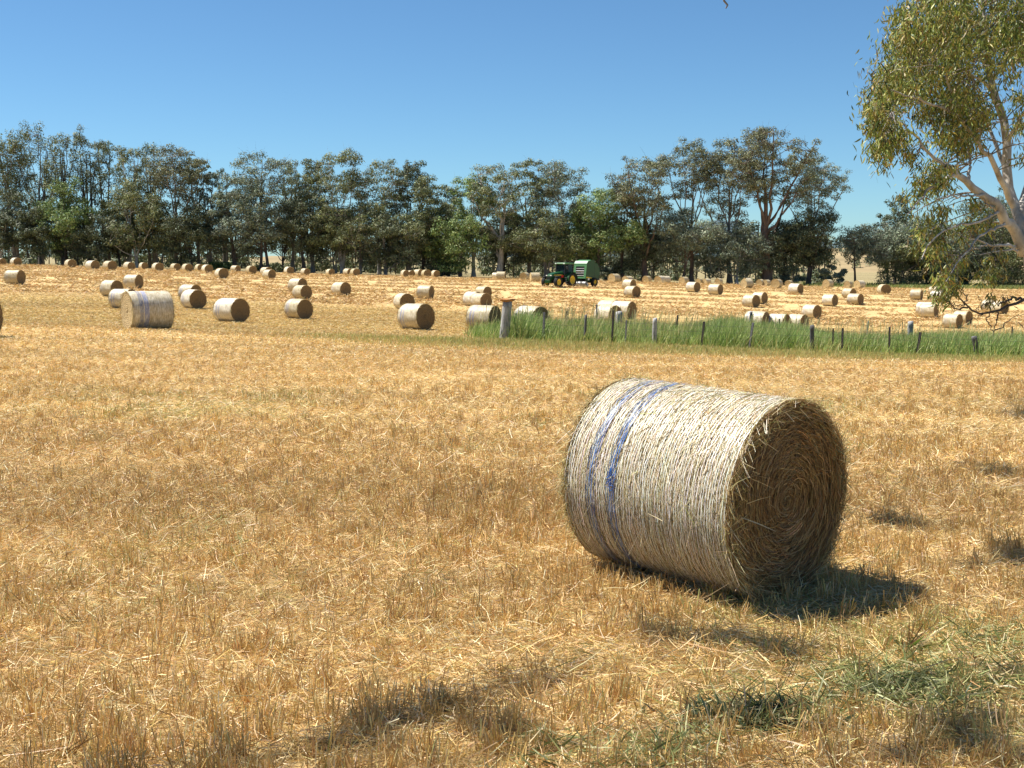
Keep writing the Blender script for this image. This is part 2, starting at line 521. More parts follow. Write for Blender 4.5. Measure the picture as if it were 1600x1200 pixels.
geo = k.n("NewGeometry")
mp = k.n("Mapping"); mp.inputs["Scale"].default_value = (.55, 1.0, 1.0)
k.l(geo.outputs["Position"], mp.inputs[0])
n1 = k.n("TexNoise", Scale=38.0, Detail=8.0, Roughness=.75)
n2 = k.n("TexNoise", Scale=2.6, Detail=9.0, Roughness=.7)
n3 = k.n("TexNoise", Scale=.16, Detail=5.0, Roughness=.6)
for nn in (n1, n2, n3):
    k.l(mp.outputs[0], nn.inputs["Vector"])
f1 = k.ramp(n1.outputs[0], [(.3, (.42, .4, .38)), (.5, (.95, .95, .95)), (.72, (1.5, 1.5, 1.55))])
f2 = k.ramp(n2.outputs[0], [(.3, (.42, .39, .37)), (.48, (1, 1, 1)), (.72, (1.35, 1.35, 1.38))])
f3 = k.ramp(n3.outputs[0], [(.3, (.84, .82, .8)), (.7, (1.15, 1.15, 1.13))])
prev = at.outputs["Color"]
for fct in (f1, f2, f3):
    mx = k.n("Mix", data_type='RGBA', blend_type='MULTIPLY')
    mx.inputs[0].default_value = 1.0
    k.l(prev, mx.inputs[6]); k.l(fct, mx.inputs[7])
    prev = mx.outputs[2]
k.l(prev, k.b.inputs["Base Color"])
k.b.inputs["Roughness"].default_value = .85
k.b.inputs["Specular IOR Level"].default_value = .15
k.bump(n1.outputs[0], .9, .04)
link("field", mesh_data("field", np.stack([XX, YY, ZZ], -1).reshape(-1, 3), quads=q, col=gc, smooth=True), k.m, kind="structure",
     label="harvested golden stubble field rolling down to the treeline")

# ------------------------------------------------------------------ hills beyond the trees
def hill(name, prof, d0, d1, mat, label, rough):
    pxs = np.linspace(prof[0][0], prof[-1][0], 150)
    top = np.interp(pxs, [p[0] for p in prof], [p[1] for p in prof])
    rows = np.linspace(0, 1.8, 28)
    V = []
    for r in rows:
        d = d0 + (d1 - d0) * r
        u, w = ray(pxs, top)
        hmax = CAMZ + w * d1
        s = np.sin(np.clip(r, 0, 1) * math.pi / 2) if r <= 1 else np.cos((r - 1) / .8 * math.pi / 2)
        z = -8 + (hmax + 8) * s + (fbm(pxs * .02 * 20, np.full_like(pxs, r * 40), 9.) - .5) * rough * s
        V.append(np.stack([u * d, np.full_like(u, d), z], -1))
    V = np.array(V)
    i = np.arange(V.shape[0] * V.shape[1]).reshape(V.shape[:2])
    q = np.stack([i[:-1, :-1], i[:-1, 1:], i[1:, 1:], i[1:, :-1]], -1).reshape(-1, 4)
    return link(name, mesh_data(name, V.reshape(-1, 3), quads=q, smooth=True), mat, kind="structure", label=label)
M_TANHILL = mat_plain("dry_pasture", (.27, .205, .11), .9, var=.14, scale=.05, spec=.1)
M_MOUNT = mat_plain("hazy_forest_slope", (.07, .1, .11), .95, var=.25, scale=.006, spec=.05)  # bluish base colour carries the haze of distance
hill("hill", [(-500, 413), (0, 412), (350, 409), (430, 400), (520, 408), (700, 416), (1000, 419), (1130, 412), (1220, 397), (1300, 388),
              (1400, 386), (1480, 392), (1600, 396), (2200, 400)], 380., 640., M_TANHILL, "dry tan pasture hill seen between the tree trunks", 1.5)
hill("mountain", [(600, 402), (900, 396), (1000, 384), (1060, 362), (1100, 347), (1125, 344), (1150, 352), (1200, 368), (1300, 380), (1500, 372), (1800, 385)],
     4200., 6500., M_MOUNT, "distant forested mountain tinted haze-blue, showing between the gums", 40.)

# ------------------------------------------------------------------ big round bale in the foreground
BL, BR = 1.296, .625
HERO = np.array([1.2449, 7.7928, CAMZ - 1.4775])
HERO_YAW, HERO_TILT = -.8133, -.0258
def arc_strips(n, x, th, r0, arclen, width, tilt, col, seg=4, lift=None):
    """n short strips laid round the drum: start x, start angle, radius, arc length, tilt (x drift per arc length)"""
    s = np.linspace(0, 1, seg + 1)
    a = th[:, None] + (arclen / r0)[:, None] * s
    xx = x[:, None] + (arclen * np.sin(tilt))[:, None] * s
    rr = r0[:, None] + (lift[:, None] * s ** 2 if lift is not None else 0)
    c = np.stack([xx, rr * np.cos(a), rr * np.sin(a)], -1)
    hw = (width * .5)[:, None, None]
    ct, st = np.cos(tilt)[:, None], np.sin(tilt)[:, None]
    side = np.stack([ct * np.ones_like(a), st * np.sin(a), -st * np.cos(a)], -1) * hw
    v = np.stack([c - side, c + side], 2).reshape(n, -1, 3)
    i = (np.arange(n) * (seg + 1) * 2)[:, None, None]
    j = np.arange(seg)[None, :, None] * 2
    q = (i + j + np.array([0, 1, 3, 2])[None, None]).reshape(-1, 4)
    return v.reshape(-1, 3), q, np.repeat(col, (seg + 1) * 2, axis=0)

def squash(v, r=BR):
    """the bale sits down on the ground: its lowest few centimetres are flattened"""
    v = v.copy()
    lo = -r * .93
    m = v[:, 2] < lo
    v[m, 2] = lo + (v[m, 2] - lo) * .3
    return v

PALE = [(.69, .60, .42), (.60, .51, .33), (.50, .40, .23), (.76, .68, .52), (.46, .41, .23), (.33, .23, .11)]
def drum(nx, na, R, L, amp, conc=.04):
    """displaced closed cylinder core: verts, quads for side / ends"""
    xs = np.linspace(-L / 2, L / 2, nx)
    th = np.linspace(0, 2 * np.pi, na, endpoint=False)
    X, T = np.meshgrid(xs, th, indexing='ij')
    edge = 1 - .03 * np.clip((np.abs(X) - L / 2 + .09) / .09, 0, 1) ** 2
    Rr = R * edge + (fbm(X * 3 + 10, T * 3, .35) - .5) * amp * 2 + (fbm(X + 3, T * 2 + 50, 1.6) - .5) * amp * 2.5
    V = np.stack([X, Rr * np.cos(T), Rr * np.sin(T)], -1).reshape(-1, 3)
    idx = np.arange(nx * na).reshape(nx, na)
    nxt = np.roll(idx, -1, 1)
    q = np.stack([idx[:-1], idx[1:], nxt[1:], nxt[:-1]], -1).reshape(-1, 4)
    return V, q, Rr
def end_disc(sign, Rr, L, na, conc=.04, rings=14):
    th = np.linspace(0, 2 * np.pi, na, endpoint=False)
    V = []
    for i in range(rings):
        f = 1 - i / (rings - 1) * .985
        x = sign * (L / 2 - conc * (1 - f) ** .7 * np.clip((1 - f) * 8, 0, 1) + (fbm(f * 20 + 3 * np.cos(th), 2 * np.sin(th) + sign * 7, .8) - .5) * .045)
        if i == 0:
            x = np.full(na, sign * L / 2)
        V.append(np.stack([np.broadcast_to(x, (na,)), Rr * f * np.cos(th), Rr * f * np.sin(th)], -1))
    V = np.concatenate(V)
    idx = np.arange(rings * na).reshape(rings, na)
    nxt = np.roll(idx, -1, 1)
    q = np.stack([idx[:-1], nxt[:-1], nxt[1:], idx[1:]], -1).reshape(-1, 4)
    if sign < 0:
        q = q[:, ::-1]
    return V, q, [list(idx[-1])]

def mat_core():
    k = NT("bale_core_straw")
    tc = k.n("TexCoord")
    mp = k.n("Mapping"); mp.inputs["Scale"].default_value = (60, 9, 9)
    k.l(tc.outputs["Object"], mp.inputs[0])
    nz = k.n("TexNoise", Scale=1.0, Detail=7.0, Roughness=.7)
    k.l(mp.outputs[0], nz.inputs["Vector"])
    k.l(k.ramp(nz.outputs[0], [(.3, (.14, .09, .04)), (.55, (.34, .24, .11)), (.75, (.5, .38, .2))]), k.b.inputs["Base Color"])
    k.b.inputs["Roughness"].default_value = .8
    k.bump(nz.outputs[0], .8, .02)
    return k.m
M_CORE = mat_core()
M_NET = mat_attr("net_wrap_threads", .32, .6, .1)

hero = empty("hay_bale", HERO, HERO_YAW, label="large round straw bale in the foreground with two blue net bands", category="hay bale", group="round bales on the stubble field")
hero.rotation_euler = (0, -HERO_TILT, HERO_YAW)
V, q, Rr = drum(46, 160, BR - .012, BL, .007)
link("straw_core", mesh_data("straw_core", squash(V), quads=q, smooth=True), M_CORE, hero)
# wound straw under the net
n = 24000
x = rng.uniform(-BL / 2, BL / 2, n)
v1 = arc_strips(n, x, rng.uniform(0, 2 * np.pi, n), BR - .012 + rng.uniform(0, .02, n), rng.uniform(.05, .2, n), rng.uniform(.0016, .0036, n),
                np.where(rng.random(n) < .2, rng.normal(0, .8, n), rng.normal(0, .22, n)), pick(PALE, n, jitter=.12))
n = 420
v2 = arc_strips(n, rng.uniform(-BL / 2, BL / 2, n), rng.uniform(0, 2 * np.pi, n), np.full(n, BR + .01), rng.uniform(.06, .22, n), rng.uniform(.002, .004, n),
                rng.normal(0, 1.0, n), pick(PALE, n), lift=rng.uniform(0, .06, n))
V, q, c = join([v1, v2])
link("wound_straw", mesh_data("wound_straw", squash(V), quads=q, col=c), M_STRAW, hero, kind="stuff")
# net wrap: many white threads round the drum with zigzag ties between them
def net_rings(xs, wid, col, r=BR + .008, seg=150, wob=.004):
    n = len(xs)
    s = np.linspace(0, 2 * np.pi, seg + 1)
    ph = rng.uniform(0, 6, (n, 3))
    xx = xs[:, None] + wob * (np.sin(5 * s + ph[:, :1]) * .5 + np.sin(13 * s + ph[:, 1:2]) * .4 + np.sin(31 * s + ph[:, 2:]) * .3)
    rr = r + (fbm(xs[:, None] * 30 + 0 * s, s * 3 + 0 * xs[:, None], .5) - .5) * .022
    c = np.stack([xx, rr * np.cos(s), rr * np.sin(s)], -1)
    w = wid[:, None] * (.55 + .9 * fbm(xs[:, None] * 50 + 0 * s, s * 6 + 0 * xs[:, None], .4))
    side = np.stack([w * .5, 0 * w, 0 * w], -1)
    v = np.stack([c - side, c + side], 2).reshape(-1, 3)
    idx = np.arange(n * (seg + 1) * 2).reshape(n, seg + 1, 2)
    q = np.stack([idx[:, :-1, 0], idx[:, :-1, 1], idx[:, 1:, 1], idx[:, 1:, 0]], -1).reshape(-1, 4)
    return v, q, np.repeat(col, (seg + 1) * 2, axis=0)
xs = np.linspace(-BL / 2 + .012, BL / 2 - .012, 62) + rng.normal(0, .003, 62)
white = pick([(.9, .88, .83), (.84, .81, .75)], 62, jitter=.05)
parts = [net_rings(xs, np.full(62, .0031), white)]
segs = []
for a, b_ in zip(xs[:-1], xs[1:]):
    m = 70
    th = np.linspace(0, 2 * np.pi, m, endpoint=False) + rng.uniform(0, 1)
    keep = rng.random(m) < .8
    th = th[keep]
    r0 = BR + .007 + (rng.random(len(th)) - .5) * .012
    p0 = np.stack([np.full(len(th), a), r0 * np.cos(th), r0 * np.sin(th)], -1)
    t1 = th + .045
    p1 = np.stack([np.full(len(th), b_), r0 * np.cos(t1), r0 * np.sin(t1)], -1)
    segs.append((p0, p1 - p0))
p0 = np.concatenate([s[0] for s in segs]); dv = np.concatenate([s[1] for s in segs])
rad = p0 * np.array([0, 1, 1])
parts.append(blades(p0, dv, np.linalg.norm(dv, axis=1), np.full(len(p0), .0016), np.zeros_like(p0), pick([(.8, .77, .69)], len(p0)), side=np.cross(dv, rad), taper=1.0))
V, q, c = join(parts)
link("net_wrap", mesh_data("net_wrap", squash(V), quads=q, col=c), M_NET, hero)
for k_, x0 in enumerate((-BL / 2 + .235, -BL / 2 + .405)):
    xs_ = x0 + np.array([-.034, -.018, -.002, .012, .028])
    cc = pick([(.035, .10, .27), (.06, .15, .36), (.03, .06, .15)], 5, jitter=.1)
    vb = net_rings(xs_, np.array([.0062, .004, .0066, .0045, .0062]), cc, r=BR + .0105, wob=.005)
    link("blue_band", mesh_data("blue_band", squash(vb[0]), quads=vb[1], col=vb[2]), M_NET, hero)
# a bunched knot of blue net on the second band
n = 55
tx, ta = -BL / 2 + .405 + rng.normal(0, .008, n), math.pi - .12 + rng.normal(0, .05, n)
p0 = np.stack([tx, (BR + .02) * np.cos(ta), (BR + .02) * np.sin(ta)], -1)
vb = blades(p0, rng.normal(size=(n, 3)) * np.array([.5, .2, 1]), rng.uniform(.02, .05, n), np.full(n, .005), rng.normal(0, .004, (n, 3)), pick([(.05, .19, .55), (.04, .13, .42)], n))
link("net_knot", mesh_data("net_knot", vb[0], quads=vb[1], col=vb[2]), M_NET, hero)
# ends: spiral of straw
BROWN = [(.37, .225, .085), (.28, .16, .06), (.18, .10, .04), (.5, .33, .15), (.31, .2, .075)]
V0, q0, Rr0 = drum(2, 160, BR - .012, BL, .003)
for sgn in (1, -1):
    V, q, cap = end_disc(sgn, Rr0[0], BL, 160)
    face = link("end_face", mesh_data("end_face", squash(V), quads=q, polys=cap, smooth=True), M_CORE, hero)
    n = 8500
    r = BR * np.sqrt(rng.uniform(.0008, .98, n))
    th = rng.uniform(0, 2 * np.pi, n)
    ln = np.clip(rng.uniform(.05, .24, n), 0, r * .9 + .03)
    lay = rng.random(n)
    conc = .04 * (1 - r / BR) ** .7 * np.clip((1 - r / BR) * 8, 0, 1)
    xo = sgn * (BL / 2 - conc + .004 + .03 * lay ** 2)
    s = np.linspace(0, 1, 4)
    drift = rng.normal(-.05, .22, n) + rng.normal(0, .55, n) * (rng.random(n) < .3)
    a = th[:, None] + (ln / r)[:, None] * s
    rr = np.minimum(r[:, None] + (ln * drift)[:, None] * s, BR * 1.01)
    xx = xo[:, None] + sgn * (rng.normal(0, .012, n) * (rng.random(n) < .5))[:, None] * s
    cpt = np.stack([xx, rr * np.cos(a), rr * np.sin(a)], -1)
    w = rng.uniform(.0022, .0055, n) * .5
    sd = np.stack([rng.normal(0, .5, n)[:, None] * np.ones_like(a), np.cos(a), np.sin(a)], -1)
    sd = sd / np.linalg.norm(sd, axis=2, keepdims=True) * w[:, None, None]
    v = np.stack([cpt - sd, cpt + sd], 2).reshape(n, -1, 3)
    i = (np.arange(n) * 8)[:, None, None]; j = np.arange(3)[None, :, None] * 2
    qq = (i + j + np.array([0, 1, 3, 2])[None, None]).reshape(-1, 4)
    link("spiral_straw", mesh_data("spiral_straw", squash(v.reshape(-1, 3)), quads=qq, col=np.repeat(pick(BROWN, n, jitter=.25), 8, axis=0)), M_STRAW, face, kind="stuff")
# loose straw round both rims and poking from the end
parts = []
for sgn, n in ((1, 1700), (-1, 2000)):
    th = rng.uniform(0, 2 * np.pi, n)
    rr = BR - rng.uniform(-.012, .075, n)
    p0 = np.stack([sgn * (BL / 2 - rng.uniform(-.01, .03, n)), rr * np.cos(th), rr * np.sin(th)], -1)
    tang = np.stack([0 * th, -np.sin(th), np.cos(th)], -1) * rng.choice([-1, 1], n)[:, None]
    rdir = np.stack([0 * th, np.cos(th), np.sin(th)], -1)
    dv = tang * rng.uniform(.4, 1, n)[:, None] + rdir * rng.normal(.16 if sgn < 0 else .08, .36, n)[:, None] + np.array([sgn, 0, 0]) * rng.uniform(0, .8, n)[:, None]
    parts.append(blades(p0, dv, rng.uniform(.04, .17, n), rng.uniform(.002, .0048, n), rng.normal(0, .02, (n, 3)),
                        pick([(.55, .44, .2), (.42, .37, .13), (.62, .5, .28), (.36, .26, .1)], n)))
n = 34
a_, r_ = rng.uniform(0, 6.28, n), BR * np.sqrt(rng.uniform(.1, .9, n))
p0 = np.stack([np.full(n, BL / 2 - .01), r_ * np.cos(a_), r_ * np.sin(a_)], -1)
parts.append(blades(p0, rng.normal(0, .8, (n, 3)) + np.array([.55, 0, 0]), rng.uniform(.06, .16, n), rng.uniform(.003, .005, n), rng.normal(0, .02, (n, 3)), pick([(.6, .48, .26)], n)))
# the few bright stalks that stand out from the dark end
for (yy, zz, dx, dy, dz, ln, wd) in ((-.50, -.02, .5, .72, -.3, .22, .008), (-.47, .12, .55, .65, -.2, .17, .006), (-.42, .2, .5, .7, -.3, .14, .005),
                                     (-.34, .42, .5, .6, -.4, .12, .005), (-.1, .57, .7, .2, -.6, .07, .008), (.05, .58, .7, .2, -.6, .08, .009),
                                     (-.2, .55, .7, .2, -.6, .06, .008), (-.55, .24, .6, .3, -.6, .08, .007), (-.45, .05, .5, .5, .35, .15, .005)):
    parts.append(blades(np.array([[BL / 2 + .01, yy, zz]]), np.array([[dx, dy, dz]]), np.array([ln]), np.array([wd]), np.array([[.01, 0, -.015]]), np.array([[.74, .6, .36]])))
n = 160    # bits of straw caught on the net on top
th = math.pi / 2 + rng.normal(.5, .45, n)
p0 = np.stack([rng.normal(.15, .28, n).clip(-.6, .6), (BR + .013) * np.cos(th), (BR + .013) * np.sin(th)], -1)
tang = np.stack([0 * th, -np.sin(th), np.cos(th)], -1)
parts.append(blades(p0, tang * rng.normal(0, 1, (n, 1)) + np.array([1., 0, 0]) * rng.normal(0, 1, (n, 1)), rng.uniform(.04, .16, n), rng.uniform(.003, .006, n), rng.normal(0, .012, (n, 3)),
                    pick([(.62, .52, .3), (.45, .34, .16), (.4, .36, .14)], n)))
V, q, c = join(parts)
link("loose_straw", mesh_data("loose_straw", squash(V), quads=q, col=c), M_STRAW, hero, kind="stuff")

# ------------------------------------------------------------------ the other bales
def mat_net_side(name, bands, tint):
    k = NT(name)
    tc = k.n("TexCoord")
    sx = k.n("SeparateXYZ"); k.l(tc.outputs["Object"], sx.inputs[0])
    mp = k.n("Mapping"); mp.inputs["Scale"].default_value = (70, 6, 6)
    k.l(tc.outputs["Object"], mp.inputs[0])
    nz = k.n("TexNoise", Scale=1.0, Detail=6.0, Roughness=.7); k.l(mp.outputs[0], nz.inputs["Vector"])
    n2 = k.n("TexNoise", Scale=4.5, Detail=5.0, Roughness=.65); k.l(tc.outputs["Object"], n2.inputs["Vector"])
    a = k.ramp(nz.outputs[0], [(.3, tuple(.45 * t for t in tint)), (.5, tint), (.68, (.8, .76, .68))])
    b = k.ramp(n2.outputs[0], [(.3, (.72, .66, .55)), (.6, (1.05, 1.05, 1.03))])
    mx = k.n("Mix", data_type='RGBA', blend_type='MULTIPLY'); mx.inputs[0].default_value = 1
    k.l(a, mx.inputs[6]); k.l(b, mx.inputs[7])
    oi = k.n("ObjectInfo")
    hv = k.n("HueSaturation"); k.l(mx.outputs[2], hv.inputs["Color"])
    mr = k.n("MapRange"); k.l(oi.outputs["Random"], mr.inputs[0]); mr.inputs[3].default_value = .8; mr.inputs[4].default_value = 1.14
    k.l(mr.outputs[0], hv.inputs["Value"])
    ms = k.n("MapRange"); k.l(oi.outputs["Random"], ms.inputs[0]); ms.inputs[3].default_value = 1.2; ms.inputs[4].default_value = .8
    k.l(ms.outputs[0], hv.inputs["Saturation"])
    prev = hv.outputs[0]
    for x0, w, col, amt in bands:
        m1 = k.n("Math", operation='SUBTRACT'); k.l(sx.outputs[0], m1.inputs[0]); m1.inputs[1].default_value = x0
        m2 = k.n("Math", operation='ABSOLUTE'); k.l(m1.outputs[0], m2.inputs[0])
        m3 = k.n("Math", operation='LESS_THAN'); k.l(m2.outputs[0], m3.inputs[0]); m3.inputs[1].default_value = w
        m4 = k.n("Math", operation='MULTIPLY'); k.l(m3.outputs[0], m4.inputs[0])
        rr = k.ramp(nz.outputs[0], [(.35, (amt, amt, amt)), (.62, (amt * .25, amt * .25, amt * .25))]); k.l(rr, m4.inputs[1])
        mb = k.n("Mix", data_type='RGBA'); k.l(m4.outputs[0], mb.inputs[0]); k.l(prev, mb.inputs[6]); mb.inputs[7].default_value = (*col, 1)
        prev = mb.outputs[2]
    k.l(prev, k.b.inputs["Base Color"])
    k.b.inputs["Roughness"].default_value = .5
    k.b.inputs["Specular IOR Level"].default_value = .4
    k.bump(nz.outputs[0], .6, .02)
    return k.m
def mat_spiral(name, lo, hi):
    k = NT(name)
    tc = k.n("TexCoord")
    sx = k.n("SeparateXYZ"); k.l(tc.outputs["Object"], sx.inputs[0])
    cx = k.n("CombineXYZ"); k.l(sx.outputs[1], cx.inputs[0]); k.l(sx.outputs[2], cx.inputs[1])
    wv = k.n("TexWave", wave_type='RINGS', rings_direction='Z'); wv.inputs["Scale"].default_value = 4.5
    wv.inputs["Distortion"].default_value = 9.0; wv.inputs["Detail"].default_value = 5.0; wv.inputs["Detail Scale"].default_value = 2.0; wv.inputs["Detail Roughness"].default_value = .75
    k.l(cx.outputs[0], wv.inputs["Vector"])
    nz = k.n("TexNoise", Scale=22.0, Detail=5.0); k.l(tc.outputs["Object"], nz.inputs["Vector"])
    mu = k.n("Math", operation='MULTIPLY'); k.l(wv.outputs["Fac"], mu.inputs[0]); k.l(nz.outputs[0], mu.inputs[1])
    k.l(k.ramp(mu.outputs[0], [(.06, lo), (.45, hi)]), k.b.inputs["Base Color"])
    k.b.inputs["Roughness"].default_value = .85
    k.bump(mu.outputs[0], .8, .04)
    return k.m
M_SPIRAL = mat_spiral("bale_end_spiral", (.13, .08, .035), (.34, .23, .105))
M_SPIRAL_SUNLIT = mat_spiral("bale_end_sunlit", (.3, .2, .08), (.62, .46, .22))  # brighter copy of the end straw, with sunlight put into its colour
M_SIDE = [mat_net_side("net_side_plain", [], (.52, .43, .27)),
          mat_net_side("net_side_faint_bands", [(-.42, .05, (.3, .32, .42), .45), (-.26, .03, (.3, .32, .42), .4)], (.53, .44, .28)),
          mat_net_side("net_side_blue_bands", [(-.42, .05, (.14, .18, .36), .8), (-.25, .045, (.14, .18, .36), .75)], (.53, .45, .3)),
          mat_net_side("net_side_blue_patch", [(.36, .06, (.1, .13, .25), .8), (.2, .07, (.12, .2, .5), .75)], (.53, .44, .28))]
def fuzz_mesh(seed, n=420):
    r0 = np.random.default_rng(seed)
    parts = []
    th = r0.uniform(0, 2 * np.pi, n); sg = r0.choice([-1, 1], n)
    p0 = np.stack([sg * (BL / 2 - r0.uniform(0, .02, n)), BR * .985 * np.cos(th), BR * .985 * np.sin(th)], -1)
    tang = np.stack([0 * th, -np.sin(th), np.cos(th)], -1) * r0.choice([-1, 1], n)[:, None]
    rd = np.stack([0 * th, np.cos(th), np.sin(th)], -1)
    dv = tang + rd * r0.normal(.25, .3, n)[:, None] + np.array([1., 0, 0]) * (sg * r0.uniform(0, .7, n))[:, None]
    parts.append(blades(p0, dv, r0.uniform(.06, .2, n), r0.uniform(.006, .014, n), r0.normal(0, .02, (n, 3)), pick([(.55, .43, .2), (.45, .36, .15), (.36, .25, .1)], n)))
    return join(parts)
PROTO = {}
for var in range(4):
    for sunlit_end in (0, 1):
        V, q, Rr = drum(14, 56, BR, BL, .012 + .004 * (var % 2))
        side = mesh_data("net_wrap", squash(V), quads=q, smooth=True); side.materials.append(M_SIDE[var])
        ends = []
        for sgn in (1, -1):
            Ve, qe, cap = end_disc(sgn, Rr[-1 if sgn > 0 else 0], BL, 56, conc=.03, rings=8)
            me = mesh_data("end_face", squash(Ve), quads=qe, polys=cap, smooth=True); me.materials.append(M_SPIRAL_SUNLIT if sunlit_end else M_SPIRAL)
            ends.append(me)
        fv = fuzz_mesh(40 + var * 2 + sunlit_end)
        fz = mesh_data("loose_straw", squash(fv[0]), quads=fv[1], col=fv[2]); fz.materials.append(M_STRAW)
        PROTO[var, sunlit_end] = (side, ends, fz)
BALE_SPOTS = []
for b_, (u, w, d, h) in zip(BALES, _meas):
    xl, xr, yt, yb, fw, sd, var, lab = b_
    ds = d * np.exp(np.linspace(-.3, .3, 121))
    z = ground_z(u * ds, ds) - CAMZ
    cost = (np.log(ds / d) / .08) ** 2 + ((z - w * ds) * F / ds) ** 2
    i = int(cost.argmin())
    d2 = min(float(ds[i]), 220.0)
    sc = float(np.clip(h * d2 / (F * 1.25) * 1.0, .86, 1.2))
    al = math.acos(min(max(fw / h, .08), .93))
    view = math.atan2(-1, -u)
    yaw = view + (al if sd == 'R' else -al)
    x, y = u * d2, d2 + .3 * math.cos(al)
    gzz = float(ground_z(x, y))
    root = empty("hay_bale", (x, y, gzz + sc * BR * .95), yaw, label=lab, category="hay bale", group="round bales on the stubble field")
    root.scale = (sc * random.uniform(.94, 1.05), sc * random.uniform(.95, 1.06), sc * random.uniform(.96, 1.02))
    root.rotation_euler = (0, random.uniform(-.02, .02), yaw)
    side, ends, fz = PROTO[var, 1 if sd == 'L' else 0]  # bales that show their sun-facing end take the sunlit straw colour
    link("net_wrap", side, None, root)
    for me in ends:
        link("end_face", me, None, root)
    link("loose_straw", fz, None, root, kind="stuff")
    BALE_SPOTS.append((x, y, sc, yaw))

# ------------------------------------------------------------------ stubble and lying straw over the field
GOLD = np.array([(.68, .46, .165), (.73, .55, .275), (.58, .37, .125), (.79, .66, .41), (.42, .255, .09), (.62, .49, .21)])
GW = [.3, .24, .18, .1, .1, .08]
def straw_cols(x, y, n, wts=GW):
    c = pick(GOLD, n, wts, .16) * (.79 + .43 * fbm(x * .07 + 9, y, 2.6))[:, None]
    mid_ = (1 / (1 + np.exp(-(y - 50) / 3.)) / (1 + np.exp((y - 93) / 2.)))[:, None]
    c = np.clip(c * (1 - mid_ * np.array([.2, .2, .3])), .01, .92)
    g_, b_ = straw_tint(x, y)
    m = rng.random(n) < g_ * .85
    c[m] = pick([(.26, .28, .08), (.38, .37, .12), (.44, .43, .17)], int(m.sum()))
    m = rng.random(n) < b_ * .6
    c[m] = pick([(.54, .34, .135), (.46, .28, .12), (.6, .41, .18)], int(m.sum()))
    return c
def fan(n, d0, d1, umax=.53, xpad=1.9, p=1.0):
    """random ground places between two distances, inside the view and a margin"""
    t = rng.random(n)
    y = (d0 ** p + (d1 ** p - d0 ** p) * t) ** (1 / p)
    x = rng.uniform(-1, 1, n) * (umax * y + xpad)
    return x, y
hc, hs = math.cos(HERO_YAW), math.sin(HERO_YAW)
def clear_of_bales(x, y, z=None):
    lx = (x - HERO[0]) * hc + (y - HERO[1]) * hs
    ly = -(x - HERO[0]) * hs + (y - HERO[1]) * hc
    ok = ~((np.abs(lx) < BL / 2 - .02) & (np.abs(ly) < .2))
    return ok
def fade(y, d0, d1):
    """neighbouring distance bands blend into each other"""
    w = np.clip((d1 - y) / (d1 * .32), 0, 1)
    return w * np.clip((y - d0) / (d0 * .5), 0, 1) if d0 > 5 else w
def standing(n, d0, d1, clump, hgt, wid, p=1.5, rows=True):
    """bunches of cut stalks standing in uneven drill rows"""
    nb = n // clump
    x, y = fan(nb, d0, d1, p=p)
    keep = rng.random(nb) < fade(y, d0, d1)
    x, y = x[keep], y[keep]; nb = len(x)
    keep = fbm(x * .6 + 13, y + 71, 1.3) + rng.normal(0, .16, nb) + .2 * (.5 - fbm(x * .07 + 9, y, 2.6)) > .44
    x, y = x[keep], y[keep]
    if rows:
        y = y + (np.round(y / .19) * .19 - y) * .75 + .05 * np.sin(x * 1.3)
    nb = len(x)
    k_ = rng.integers(max(1, clump // 3), clump * 2, nb)
    X = np.repeat(x, k_); Y = np.repeat(y, k_)
    m = len(X)
    X = X + rng.normal(0, .028, m) * (1 + d0 * .02); Y = Y + rng.normal(0, .016, m) * (1 + d0 * .02)
    lean = np.repeat(rng.normal(0, .16, (nb, 2)), k_, axis=0)
    ok = clear_of_bales(X, Y); X, Y, lean = X[ok], Y[ok], lean[ok]
    m = len(X)
    dv = np.stack([rng.normal(0, .16, m) + lean[:, 0], rng.normal(0, .16, m) + lean[:, 1], np.ones(m)], -1)
    hh = hgt * np.clip(rng.normal(1, .3, m), .25, 2.1) * (.6 + .8 * fbm(X + 3, Y + 9, 1.7))
    b = np.stack([X, Y, gz(X, Y) - .01], -1)
    side = np.stack([np.ones(m), rng.normal(0, .5, m), np.zeros(m)], -1)
    return blades(b, dv, hh, wid * rng.uniform(.6, 1.3, m), np.stack([rng.normal(0, .012, m), rng.normal(0, .012, m), np.zeros(m)], -1),
                  straw_cols(X, Y, m, [.34, .16, .24, .05, .14, .07]), side=side, taper=.8)
def lying(n, d0, d1, ln, wid, p=1.5, lift=.35, zoff=.035, heap=.05):
    x, y = fan(n, d0, d1, p=p)
    ok = clear_of_bales(x, y) & (rng.random(n) < fade(y, d0, d1)); x, y = x[ok], y[ok]; n = len(x)
    a = rng.uniform(0, 2 * np.pi, n)
    dv = np.stack([np.cos(a), np.sin(a) * .9, np.abs(rng.normal(0, lift, n)) - .05], -1)
    mat_ = fbm(x * .7 + 77, y + 17, 1.1)
    b = np.stack([x, y, gz(x, y) + rng.uniform(0, zoff, n) + np.clip(mat_ - .45, 0, 1) * heap * 3 * rng.random(n)], -1)
    return blades(b, dv, ln * rng.uniform(.35, 1.4, n), wid * rng.uniform(.6, 1.4, n), rng.normal(0, .02, (n, 3)) * (ln / .12),
                  straw_cols(x, y, n, [.26, .3, .13, .2, .05, .06]), taper=.7)
q_ = 1.0
parts = [standing(int(150000 * q_), 3.5, 14.5, 14, .095, .0048, p=1.15),
         standing(int(150000 * q_), 9, 34, 12, .085, .0072, p=1.15),
         standing(int(110000 * q_), 21, 66, 8, .07, .014, p=1.2)]
V, q, c = join(parts)
link("stubble", mesh_data("stubble", V, quads=q, col=c), M_STRAW, kind="stuff", label="short golden cut stubble standing in bunches over the field")
